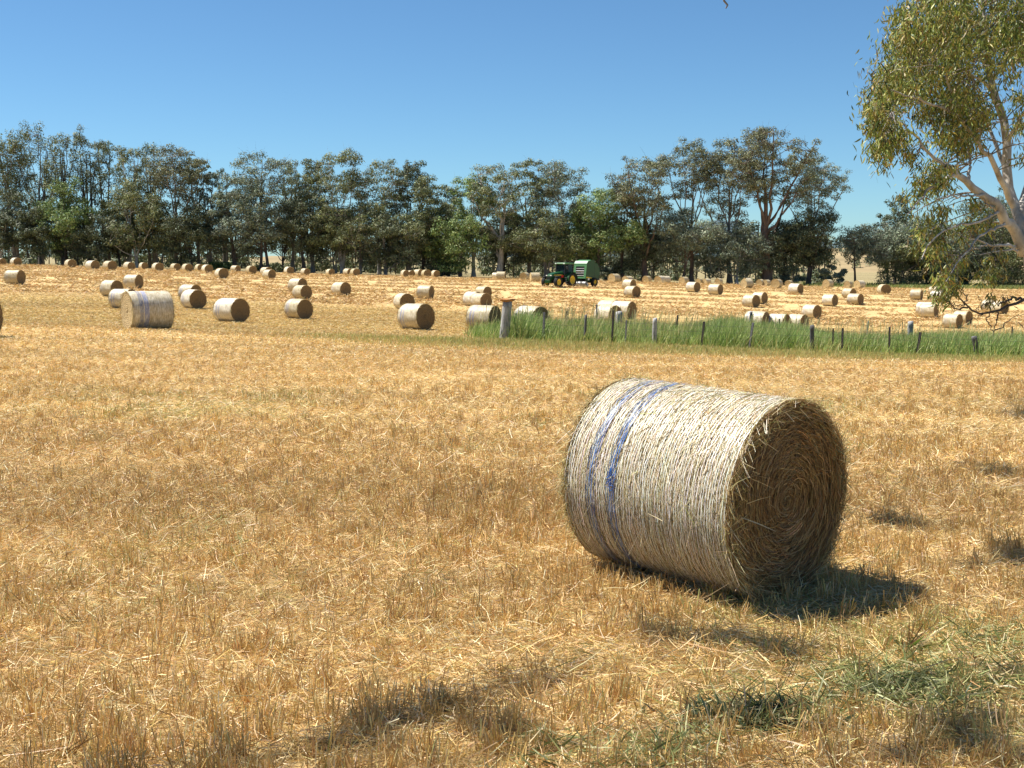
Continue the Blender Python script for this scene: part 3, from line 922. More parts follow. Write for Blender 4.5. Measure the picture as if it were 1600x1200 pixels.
parts = [lying(int(340000 * q_), 3.3, 14.5, .085, .004, p=1.15),
         lying(int(340000 * q_), 9, 36, .11, .0062, p=1.15),
         lying(int(430000 * q_), 22, 82, .105, .012, lift=.25, p=1.3),
         lying(int(380000 * q_), 52, 112, .14, .02, lift=.2)]
n = 900    # long pale stalks lying on top
x, y = fan(n, 3.6, 18, p=1.5)
ok = clear_of_bales(x, y); x, y = x[ok], y[ok]; n = len(x)
a = rng.normal(0, 1.0, n)
parts.append(blades(np.stack([x, y, gz(x, y) + rng.uniform(.03, .1, n)], -1), np.stack([np.cos(a), np.sin(a), rng.normal(.12, .3, n)], -1), rng.uniform(.12, .3, n),
                    rng.uniform(.003, .006, n), rng.normal(0, .04, (n, 3)), pick([(.72, .57, .33), (.62, .45, .22), (.36, .2, .09)], n, [.55, .3, .15])))
V, q, c = join(parts)
link("straw_litter", mesh_data("straw_litter", V, quads=q, col=c), M_STRAW, kind="stuff", label="loose golden straw lying flat between the stubble")
# dry weed stalks
n = 230
x, y = fan(n, 3.8, 22, p=1.6)
ok = clear_of_bales(x, y); x, y = x[ok], y[ok]
kk = rng.integers(3, 9, len(x)); X = np.repeat(x, kk) + rng.normal(0, .03, kk.sum()); Y = np.repeat(y, kk) + rng.normal(0, .03, kk.sum()); n = len(X)
lean = np.repeat(rng.normal(0, .5, (len(x), 2)), kk, axis=0)
v1 = blades(np.stack([X, Y, gz(X, Y)], -1), np.stack([lean[:, 0] + rng.normal(0, .2, n), lean[:, 1] + rng.normal(0, .2, n), np.ones(n)], -1), rng.uniform(.12, .28, n), rng.uniform(.003, .005, n),
            rng.normal(0, .03, (n, 3)), pick([(.2, .1, .04), (.3, .18, .06), (.14, .09, .035)], n))
link("dry_weeds", mesh_data("dry_weeds", v1[0], quads=v1[1], col=v1[2]), M_STRAW, kind="stuff", label="thin brown dry weed stalks sticking out of the stubble")
# windrows of raked straw in the far half of the field
parts = []
for j, d in enumerate((97, 102, 108, 114, 121, 128, 136, 145, 155, 166, 178, 192, 207)):
    m = int(6500 * (1 + j * .06))
    x = rng.uniform(-.55, .55, m) * d
    wav = d + 1.2 * np.sin(x * .03 + j) + (fbm(x, x * 0 + j * 9, 18.) - .5) * 5
    t = rng.normal(0, .8, m)
    keep = fbm(x, x * 0 + j * 31, 4.0) > .33
    x, y, t = x[keep], (wav + t)[keep], t[keep]
    m = len(x)
    a = rng.uniform(0, 6.28, m)
    b = np.stack([x, y, gz(x, y) + np.exp(-(t / .45) ** 2) * rng.uniform(0, .26, m)], -1)
    cc = pick([(.55, .37, .15), (.62, .45, .22), (.44, .27, .1), (.3, .18, .07)], m, [.4, .3, .2, .1], .1)
    parts.append(blades(b, np.stack([np.cos(a), np.sin(a) * .5, np.abs(rng.normal(0, .35, m))], -1), rng.uniform(.2, .5, m), rng.uniform(.03, .065, m), rng.normal(0, .03, (m, 3)), cc, taper=.6))
V, q, c = join(parts)
link("straw_windrows", mesh_data("straw_windrows", V, quads=q, col=c), M_STRAW, kind="stuff", label="raked rows of pale straw across the far half of the field")

# ------------------------------------------------------------------ tall green grass along the lane between the two fences
def lane_edge(x):      # left end of the lane tapers off by the strainer post
    return np.clip((x + 2.0) / 1.6, 0, 1)
n = 210000
x = rng.uniform(-5.5, 30, n); y = rng.uniform(47.2, 66, n)
px = 800 + F * x / y
den = lane_edge(x) * (.45 + 1.1 * fbm(x, y, 2.2))
den *= np.clip((66.5 - y) / (4.5 + 4 * fbm(x + 9, y * 0, 6.)), 0, 1) * np.clip((y - 47.2 - 3.2 * fbm(x, x * 0 + 3, 2.2) * fbm(x, y, .8) * 1.6) / 2.6, 0, 1)
# a low patch of pasture lets the stubble show between fences near the middle of the lane
mid = np.exp(-((px - 890) / 28) ** 2) + .7 * np.exp(-((px - 1010) / 20) ** 2)
den *= 1 - .55 * np.clip(mid, 0, 1) * (y > 52)
keep = rng.random(n) < den
x, y, px = x[keep], y[keep], px[keep]; n = len(x)
bush = 1.0 * np.exp(-(((px - 815) / 30) ** 2)) * (y < 56) + .8 * np.exp(-((px - 1140) / 45) ** 2) + .6 * np.exp(-((px - 1230) / 45) ** 2) + .35 * np.clip((px - 1350) / 150, 0, 1)
hh = (.22 + .5 * fbm(x + 70, y + 3, 3.0) + .42 * fbm(x + 7, y + 33, .9) ** 1.5 + .62 * np.clip(bush, 0, 1)) * rng.uniform(.6, 1.15, n)
hh *= np.clip((y - 46.6) / 3.0, .35, 1)
hue = fbm(x + 20, y + 60, 2.0)
cc = pick([(.14, .225, .045), (.21, .30, .07), (.29, .36, .10), (.40, .42, .17), (.075, .13, .03)], n, [.2, .28, .25, .2, .07], .14)
yel = rng.random(n) < np.clip((49.2 - y) / 2.2, 0, .8) + .75 * np.clip((fbm(x * .8 + 60, y + 44, 2.4) - .5) * 5, 0, .7)
cc[yel] = pick([(.36, .34, .1), (.28, .3, .08), (.44, .38, .15)], int(yel.sum()))
dv = np.stack([rng.normal(.1, .3, n), rng.normal(0, .3, n), np.ones(n)], -1)
bend = np.stack([rng.normal(.05, .12, n), rng.normal(0, .12, n), -rng.uniform(0, .12, n)], -1) * hh[:, None]
v1 = blades(np.stack([x, y, gz(x, y) - .02], -1), dv, hh, rng.uniform(.016, .034, n), bend, cc, taper=.15)
link("tall_grass", mesh_data("tall_grass", v1[0], quads=v1[1], col=v1[2]), M_GRASS, kind="stuff", label="tall lush green grass in the lane between the two old fences")
# yellowing short grass in front of the lane and dry seed heads behind it
n = 90000
x = rng.uniform(-9, 28, n); y = 47.8 - np.abs(rng.normal(0, 5.0, n))
keep = (y > 30) & (rng.random(n) < np.clip((x + 9) / 9, 0, 1) * (.3 + 1.0 * fbm(x * .5, y, 2.5)))
x, y = x[keep], y[keep]; n = len(x)
near = np.clip((47.8 - y) / 12, 0, 1)
cc = pick([(.34, .33, .09), (.26, .29, .075), (.42, .36, .13), (.46, .35, .12)], n, [.3, .25, .25, .2])
m = rng.random(n) < near
cc[m] = pick([(.5, .33, .12), (.46, .36, .14)], int(m.sum()))
v1 = blades(np.stack([x, y, gz(x, y) - .01], -1), np.stack([rng.normal(.1, .4, n), rng.normal(0, .4, n), np.ones(n)], -1), rng.uniform(.08, .26, n) * (1 - .5 * near), rng.uniform(.012, .024, n),
            rng.normal(0, .03, (n, 3)), cc, taper=.3)
n = 2600
x = rng.uniform(-2, 30, n); y = rng.uniform(50, 68, n)
keep = rng.random(n) < fbm(x + 5, y + 8, 3.0) * 1.3 * lane_edge(x)
x, y = x[keep], y[keep]; n = len(x)
v2 = blades(np.stack([x, y, gz(x, y)], -1), np.stack([rng.normal(.05, .14, n), rng.normal(0, .14, n), np.ones(n)], -1), rng.uniform(.7, 1.45, n), rng.uniform(.012, .022, n),
            np.stack([rng.normal(.06, .08, n), rng.normal(0, .05, n), -rng.uniform(0, .05, n)], -1), pick([(.56, .47, .22), (.42, .38, .16), (.48, .42, .18)], n), taper=1.4)
V, q, c = join([v1, v2])
link("dry_grass", mesh_data("dry_grass", V, quads=q, col=c), M_GRASS, kind="stuff", label="yellowing short grass and dry seed heads along the lane edge")
# green strip of pasture at the far right edge of the field
n = 26000
x = rng.uniform(55, 115, n); y = rng.uniform(222, 262, n)
keep = rng.random(n) < np.clip((x / y * F + 800 - 1330) / 120, .15, 1)
x, y = x[keep], y[keep]; n = len(x)
v1 = blades(np.stack([x, y, gz(x, y)], -1), np.stack([rng.normal(0, .4, n), rng.normal(0, .4, n), np.ones(n)], -1), rng.uniform(.25, .7, n), rng.uniform(.1, .2, n), rng.normal(0, .05, (n, 3)),
            pick([(.2, .24, .07), (.26, .27, .09), (.15, .19, .06)], n))
link("pasture_grass", mesh_data("pasture_grass", v1[0], quads=v1[1], col=v1[2]), M_GRASS, kind="stuff", label="green pasture grass below the trees at the right end of the field")

# ------------------------------------------------------------------ green cuttings and wilted weeds at the lower right
n = 3300
cx_ = np.array([(1390, 1075), (1180, 1120), (1450, 1085), (1560, 1010), (1060, 1175), (1000, 1195), (1290, 1105), (1500, 990), (1340, 1060), (870, 1180), (1580, 1060), (1470, 1060)])
ci = rng.choice(len(cx_), n, p=np.array([3, 2.2, 2.4, 2, 1.6, 1.3, 2, 1, 2, 1, 1.2, 2.4]) / 22.1)
qx = cx_[ci, 0] + rng.normal(0, 40, n); qy = cx_[ci, 1] + rng.normal(0, 17, n)
u, w = ray(qx, qy); d = -2.07 / w
x, y = u * d, d
a = rng.uniform(0, 6.28, n)
v1 = blades(np.stack([x, y, gz(x, y) + rng.uniform(.01, .07, n)], -1), np.stack([np.cos(a), np.sin(a), rng.normal(.2, .45, n)], -1), rng.uniform(.035, .12, n), rng.uniform(.004, .009, n),
            rng.normal(0, .025, (n, 3)), pick([(.22, .24, .08), (.33, .33, .13), (.15, .17, .055), (.42, .40, .2)], n), taper=.3)
link("grass_cuttings", mesh_data("grass_cuttings", v1[0], quads=v1[1], col=v1[2]), M_GRASS, kind="stuff", label="pale green cut grass scattered over the stubble at the lower right")
def weed(px, py, n, hgt, spread, leafw, cols, label, lean, name="weed"):
    u, w = ray(px, py); d = float(-2.07 / w); x0 = float(u * d)
    root = empty(name, (x0, d, float(ground_z(x0, d))), label=label, category="weed")
    a = rng.uniform(0, 6.28, n)
    b = np.stack([rng.normal(0, spread, n), rng.normal(0, spread * .5, n), np.full(n, .01)], -1)
    v = blades(b, np.stack([np.cos(a) * .9 + lean, np.sin(a) * .6, rng.uniform(.0, .75, n)], -1), hgt * rng.uniform(.4, 1, n), leafw * rng.uniform(.5, 1.2, n),
               np.stack([rng.normal(0, .03, n), rng.normal(0, .03, n), -rng.uniform(0, .07, n)], -1), pick(cols, n), taper=.15)
    link("foliage", mesh_data("foliage", v[0], quads=v[1], col=v[2]), M_GRASS, root)
    m = 14
    v = blades(b[:m], np.stack([rng.normal(lean * 1.5, .5, m), rng.normal(0, .3, m), np.ones(m)], -1), hgt * rng.uniform(.7, 1.5, m), np.full(m, .006), rng.normal(0, .02, (m, 3)), pick([(.2, .11, .05)], m))
    link("stem", mesh_data("stem", v[0], quads=v[1], col=v[2]), M_STRAW, root, kind="stuff")
weed(1165, 1122, 520, .15, .15, .02, [(.055, .085, .045), (.08, .12, .06), (.13, .18, .09), (.05, .06, .03)], "wilted blue-green weed lying flat at the bottom right of the stubble", .5)
weed(1440, 1085, 560, .12, .2, .013, [(.06, .09, .04), (.12, .16, .07), (.2, .24, .12)], "low grey-green weed patch with dark stems right of the wilted blue-green weed", -.3)
weed(1418, 1010, 26, .17, .02, .022, [(.12, .17, .03), (.16, .2, .05)], "single small green-leaved sprig standing in the straw below the bale's shadow", .3)

# ------------------------------------------------------------------ two old fences along the lane
M_POSTGREY = mat_bark("weathered_post", (.1, .095, .09), (.3, .285, .27), (.44, .42, .4), 7.0)
M_POSTDARK = mat_bark("dark_post", (.03, .028, .026), (.075, .07, .065), (.16, .15, .14), 7.0)
M_STEEL = mat_plain("rusty_steel", (.07, .06, .055), .6, .5, var=.3, scale=20)
M_STEELGREY = mat_plain("grey_steel", (.2, .19, .2), .55, .4, var=.2, scale=20)
M_WIRE = mat_plain("wire", (.14, .13, .12), .5, .8, scale=10)
def fence(d, posts, label, hts):
    x0, z0 = float(ray(posts[0][0], 500)[0] * d), 0
    root = empty("wire_fence", (x0, d, float(ground_z(x0, d))), label=label, category="fence")
    org = np.array(root.location)
    anchors = []
    for (px, py, qx, wpx, kind, lab) in posts:
        bx = float(ray(qx, 540)[0] * d); bz = float(ground_z(bx, d))
        top = P(px, py, d)
        base = np.array([bx, d, bz - .1])
        w = wpx * d / F * .5
        mb = MB()
        if kind in ('timber', 'dark'):
            ns = 10
            rs = []
            ang = np.linspace(0, 2 * np.pi, ns, endpoint=False)
            lump = rng.normal(1, .09, ns)
            for t in np.linspace(0, 1, 9):
                c0 = base + (top - base) * t
                r = w * (1.06 - .12 * t) * lump * rng.normal(1, .025, ns)
                rs.append([tuple(c0 + np.array([r[i] * math.cos(ang[i]), r[i] * math.sin(ang[i]), (.03 * math.sin(ang[i] * 1 + 1) if t == 1 else 0)]) - org) for i in range(ns)])
            mb.rings(rs)
        else:       # star picket: three thin ribs
            for k_ in range(3):
                a = k_ * 2.094 + .6
                e = np.array([math.cos(a), math.sin(a), 0]) * w * 1.15; s = np.array([-math.sin(a), math.cos(a), 0]) * w * .28
                r0 = [tuple(base + p_ - org) for p_ in (-s, e - s, e + s, s)]
                r1 = [tuple(top + p_ - org) for p_ in (-s, e - s, e + s, s)]
                mb.rings([r0, r1])
        o = mb.build("post", {'timber': M_POSTGREY, 'dark': M_POSTDARK, 'picket': M_STEEL, 'grey': M_STEELGREY}[kind], root, smooth=kind in ('timber', 'dark'))
        if lab:
            o["label"] = lab
        anchors.append((base, top, w))
    for f in hts:
        pts = []
        for (b0, t0, w0), (b1, t1, w1) in zip(anchors[:-1], anchors[1:]):
            pa, pb = b0 + (t0 - b0) * f, b1 + (t1 - b1) * f
            for s in np.linspace(0, 1, 7)[:-1]:
                p = pa + (pb - pa) * s
                pts.append(p + np.array([0, -w0 - .008, -.05 * math.sin(math.pi * s)]) - org)
        pts.append(anchors[-1][0] + (anchors[-1][1] - anchors[-1][0]) * f + np.array([0, -.05, 0]) - org)
        MB().tube(pts, .0045, 5).build("wire", M_WIRE, root)
    return root, anchors
NEAR = [(793, 471, 787, 14, 'timber', "thick grey strainer post with wire wrapped round it, leaning right"), (850.5, 488, 848.5, 3.2, 'grey', None), (915.5, 492, 913.5, 4.2, 'dark', None),
        (958.8, 485, 955.8, 3.0, 'picket', None), (979, 500, 977, 2.2, 'grey', None), (1023.3, 497.5, 1022, 7.2, 'timber', "weathered split timber post"),
        (1100.3, 502.5, 1096, 3.4, 'picket', None), (1177, 504, 1170, 3.4, 'grey', "grey steel picket leaning right"), (1268.5, 508.5, 1269, 6.2, 'dark', "thick dark post"),
        (1302, 513, 1301.5, 2.2, 'picket', None), (1317, 512.5, 1316, 3.2, 'picket', None), (1390.3, 511, 1390, 3.0, 'picket', None), (1438.5, 519, 1433, 4.0, 'picket', None),
        (1521.5, 526, 1530, 8.5, 'dark', "thick dark post leaning left"), (1640, 528, 1640, 4, 'picket', None)]
fence(49.5, NEAR, "old wire fence of mixed leaning posts in front of the tall grass", (.42, .66, .88))
BACK = [(845, 486, 845, 2.0, 'picket', None), (886.3, 486, 881.5, 3.0, 'picket', "dark picket leaning right"), (932.6, 475.6, 932.2, 2.2, 'grey', None), (967, 487, 965, 12, 'timber', "short thick grey-green stump of a post"),
        (1059, 492.5, 1055, 2.6, 'picket', None), (1173.5, 487.5, 1173, 4.6, 'dark', None), (1218, 498, 1218, 2, 'picket', None), (1357, 502, 1352.5, 3.2, 'dark', None),
        (1423, 502.5, 1422, 9.5, 'timber', "short thick grey timber post"), (1582, 510, 1582, 2.4, 'picket', None), (1660, 512, 1660, 3, 'picket', None)]
fence(61.0, BACK, "second old wire fence half buried behind the tall grass", (.6, .86))
# rusty lid lying on the strainer post
top = P(793, 471, 49.5)
lid = MB()
for s_, zz in ((.29, .02), (.33, .06)):
    pass
rs = []
ns = 14
for r, z in ((.03, .02), (.2, .0), (.31, .045), (.335, .10), (.30, .105), (.2, .07), (.02, .06)):
    rs.append([(r * math.cos(2 * math.pi * i / ns) * (1 + .06 * math.sin(i * 2.3)), r * .8 * math.sin(2 * math.pi * i / ns), z + .02 * math.sin(i * 1.7) * (r > .1)) for i in range(ns)])
lid.rings(rs)
M_RUST = mat_plain("rust", (.36, .16, .05), .8, .2, var=.25, scale=9)
o = lid.build("rusty_lid", M_RUST, None, smooth=True, label="rusty orange curled lid resting on the grey strainer post", category="lid")
o.location = top + np.array([0, 0, -.005])

# ------------------------------------------------------------------ trees
def bez(p0, p1, p2, k=6):
    t = np.linspace(0, 1, k)[None, :, None]
    return p0[:, None] * (1 - t) ** 2 + 2 * p1[:, None] * t * (1 - t) + p2[:, None] * t ** 2
LEAFC = {'olive': [(0.143, 0.163, 0.064), (0.186, 0.203, 0.085), (0.101, 0.124, 0.053), (0.236, 0.240, 0.110)],
         'dark': [(0.084, 0.106, 0.054), (0.119, 0.138, 0.071), (0.064, 0.081, 0.045), (0.161, 0.174, 0.090)],
         'green': [(0.152, 0.222, 0.060), (0.203, 0.271, 0.081), (0.101, 0.155, 0.048), (0.270, 0.310, 0.121)],
         'brown': [(0.145, 0.155, 0.082), (0.188, 0.196, 0.105), (0.102, 0.112, 0.061), (0.233, 0.234, 0.123)],
         'grey': [(0.161, 0.194, 0.124), (0.211, 0.240, 0.161), (0.109, 0.137, 0.090), (0.270, 0.300, 0.201)]}
BARK = {'pale': M_PALEBARK, 'grey': M_GREYBARK, 'dark': M_DARKBARK, 'brown': M_BROWNBARK}
def leaf_clumps(cent, rad, per, ls, cols, flat=.62, droop=.5):
    """ragged puffs of leaf sprays round the given centres"""
    n = len(cent)
    cnt = np.maximum(8, (per * (rad / rad.mean()) ** 2 * rng.uniform(.6, 1.3, n))).astype(int)
    C = np.repeat(cent, cnt, axis=0); R = np.repeat(rad, cnt)
    m = len(C)
    d = rng.normal(size=(m, 3)); d /= np.linalg.norm(d, axis=1, keepdims=True)
    r = R * rng.uniform(.15, 1.0, m) ** .55
    off = d * r[:, None] * np.array([1, 1, flat])
    off[:, 2] -= .25 * (off[:, 0] ** 2 + off[:, 1] ** 2) / np.maximum(R, .1)
    b = C + off
    dv = np.cross(d, rng.normal(size=(m, 3))) * .8 + d * .25 + np.array([0, 0, -droop * .6])
    sd = np.cross(d + rng.normal(0, .38, (m, 3)) + np.array([0, 0, .25]), dv)
    tone = np.repeat(rng.normal(1, .16, (n, 1)) , cnt, axis=0)
    cc = pick(cols, m, jitter=.2) * tone
    L = ls * rng.uniform(.55, 1.35, m)
    return blades(b - dv * 0, dv, L, L * rng.uniform(.3, .5, m), rng.normal(0, .05, (m, 3)) * ls, np.clip(cc, .004, .6), side=sd, taper=.25)

def spread_points(n, fn, tries=14):
    """n points from fn(k) kept apart from each other"""
    pts = fn(n * tries)
    out = [pts[0]]
    idx = 1
    while len(out) < n and idx < len(pts):
        cand = pts[idx:idx + 6]; idx += 6
        if not len(cand):
            break
        dd = np.min(np.linalg.norm(cand[:, None] - np.array(out)[None], axis=2), axis=1)
        out.append(cand[dd.argmax()])
    return np.array(out)

def gum(name, px, top, wpx, d, kind, hue, bark, label, group, lean=0.0, low=None, dens=1.0, cat="tree", trunks=None, tw=1.0, off=0.0):
    """a tree whose crown fills the given pixel width and reaches the given pixel row when it stands d metres away"""
    d = d + 9.0
    u, _ = ray(px, tree_line(px)); x0 = float(u * d)
    z0 = float(ground_z(x0, d)) - .15
    H = float(P(px, top, d)[2] - z0)
    Rx = wpx * d / F / 2 * (1.3 if kind == 'slender' else 1.2)
    root = empty(name, (x0, d, z0), label=label, category=cat, group=group)
    if low is None:
        low = {'slender': .42, 'spread': .36, 'dense': .2, 'bush': .02}[kind]
    zc, rz = H * (1 + low) / 2, H * (1 - low) / 2
    nc = {'slender': 74, 'spread': 78, 'dense': 88, 'bush': 26}[kind]
    nc = int(nc * dens * np.clip(Rx / 4.5, .55, 1.7))
    lobes = None
    def fn(k):
        if kind != 'bush' and lobes is not None:
            j = rng.integers(len(lobes), size=k)
            return lobes[j] + np.clip(rng.normal(size=(k, 3)), -1.7, 1.7) * np.array([Rx * .2, Rx * .2, rz * (.17 if kind != 'slender' else .24)])
        p = rng.normal(size=(k, 3)); p /= np.linalg.norm(p, axis=1, keepdims=True)
        r = rng.uniform(0, 1, k) ** (1 / 3.) if kind in ('dense', 'bush') else rng.uniform(.25, 1, k) ** .5
        p = p * r[:, None]
        if kind == 'spread':
            p[:, 2] = np.where(rng.random(k) < .6, np.abs(p[:, 2]), p[:, 2])
        if kind == 'slender':
            p[:, :2] *= (1.0 - .25 * np.abs(p[:, 2:3]))
        if kind == 'dense':
            p[:, :2] *= (1.04 - .3 * np.clip(p[:, 2:3], -1, 1))
        cx = p[:, 0] * Rx * .88 + lean * (p[:, 2] * rz + zc)
        return np.stack([cx, p[:, 1] * Rx * .75, zc + p[:, 2] * rz * .93], -1)
    lobes = spread_points({'slender': 7, 'spread': 9, 'dense': 10, 'bush': 4}[kind], fn)
    cent = spread_points(nc, fn, 10)
    nt_ = {'slender': 6, 'spread': 4, 'dense': 1, 'bush': 1}[kind]
    for i_ in range(nt_):
        cent[i_] = (lean * H + (rng.uniform(-.6, .6) * Rx if i_ else 0), rng.uniform(-.4, .4) * Rx, H - .6 - (rng.uniform(.1, 1.4) if i_ else 0))
    rad = rng.uniform(.75, 1.35, nc) * {'slender': .95, 'spread': .95, 'dense': 1.05, 'bush': .9}[kind] * np.clip(Rx / 4.5, .6, 1.25)
    per = {'slender': 78, 'spread': 108, 'dense': 130, 'bush': 170}[kind]
    v = leaf_clumps(cent, rad, per, .34, LEAFC[hue], flat=1.05 if kind == 'slender' else .62)
    # stems
    ns = trunks or {'slender': 3, 'spread': 1, 'dense': 2, 'bush': 2}[kind]
    V, Q, n0 = [], [], 0
    stems = []
    tr = (.08 + .0145 * H) * tw
    for s_ in range(ns):
        bx = rng.normal(0, .35) if ns > 1 else 0
        topx = lean * H + (rng.uniform(-.45, .45) * Rx if ns > 1 else rng.normal(0, .12) * Rx)
        hz = H * {'slender': .86, 'spread': .68, 'dense': .78, 'bush': .5}[kind]
        zz = np.linspace(0, hz, 11)
        t = zz / hz
        xx = bx + (topx - bx) * t ** 1.3 + np.cumsum(rng.normal(0, .07, 11)) * (t > .1) * (H / 20)
        yy = np.cumsum(rng.normal(0, .07, 11)) * (t > .1) * (H / 20)
        r = tr * (1 if ns == 1 else .72) * (1 - .78 * t) * (1 + .5 * np.exp(-t * 16))
        stems.append((np.stack([xx, yy, zz], -1), r))
    pv, pf = tubes(np.array([s[0] for s in stems]), np.array([s[1] for s in stems]), 8)
    V.append(pv); Q.append(pf); n0 += len(pv)
    # main limbs, then finer branches from the limbs to every clump
    nm = {'slender': 3 * ns, 'spread': 7, 'dense': 7, 'bush': 5}[kind]
    nm = min(nm, nc)
    first = [int(rng.integers(nc))]
    while len(first) < nm:
        dd_ = np.min(np.linalg.norm(cent[:, None] - cent[first][None], axis=2), axis=1)
        first.append(int(dd_.argmax()))
    A0, A1, AR = [], [], []
    for c in cent[first]:
        st, sr = stems[rng.integers(ns)]
        hz = st[-1, 2]
        za = np.clip(c[2] * {'slender': .6, 'spread': .45, 'dense': .5, 'bush': .3}[kind] * rng.uniform(.75, 1.15), hz * .15, hz * .9)
        A0.append([np.interp(za, st[:, 2], st[:, i]) for i in range(3)]); A1.append(c)
        AR.append(np.interp(za, st[:, 2], sr) * .62)
    A0, A1, AR = np.array(A0), np.array(A1), np.array(AR)
    mid_ = A0 * .5 + A1 * .5
    mid_[:, :2] = A0[:, :2] * .4 + A1[:, :2] * .6 + rng.normal(0, .05 * H / 4, (nm, 2))
    mid_[:, 2] = A0[:, 2] * .55 + A1[:, 2] * .45
    limbs = bez(A0, mid_, A1, 9)
    limbs[:, 1:-1] += rng.normal(0, .16, limbs[:, 1:-1].shape)
    lr = AR[:, None] * np.linspace(1, .22, 9)[None] + .015
    pv, pf = tubes(limbs, lr, 6)
    V.append(pv); Q.append(pf + n0); n0 += len(pv)
    LP = np.concatenate([limbs[:, 2:].reshape(-1, 3)] + [s_[0][5:] for s_ in stems])
    LR = np.concatenate([lr[:, 2:].ravel()] + [s_[1][5:] for s_ in stems])
    dd_ = np.linalg.norm(cent[:, None] - LP[None], axis=2) + 1.2 * np.clip(LP[None, :, 2] - cent[:, None, 2] + .6, 0, None)
    j_ = dd_.argmin(1)
    P0, P1 = LP[j_], cent
    R0 = np.minimum(LR[j_] * .55, .075)
    midp = (P0 + P1) / 2 + np.array([0, 0, -.2]) + rng.normal(0, .2, P0.shape)
    br = bez(P0, midp, P1, 7)
    br[:, 1:-1] += rng.normal(0, .06, br[:, 1:-1].shape)
    rr = R0[:, None] * np.linspace(1, .25, 7)[None] + .01
    pv, pf = tubes(br, rr, 5)
    V.append(pv); Q.append(pf + n0); n0 += len(pv)
    # twigs fanning inside each clump
    k_ = 4
    c3 = np.repeat(P1, k_, axis=0); e3 = c3 + rng.normal(0, 1, (len(c3), 3)) * np.repeat(rad, k_)[:, None] * .55 + np.array([0, 0, .15])
    s3 = np.repeat(br[:, 4], k_, axis=0)
    tw_ = bez(s3, (s3 + e3) / 2 + rng.normal(0, .1, s3.shape), e3, 4)
    pv, pf = tubes(tw_, np.repeat(rr[:, 4:5], k_, axis=0) * np.array([[.7, .55, .4, .2]]), 4)
    V.append(pv); Q.append(pf + n0)
    me = mesh_data("trunk", np.concatenate(V), quads=np.concatenate(Q), smooth=True)
    link("trunk", me, BARK[bark], root)
    link("crown", mesh_data("crown", v[0], quads=v[1], col=v[2]), M_FARLEAF, root)
    return root

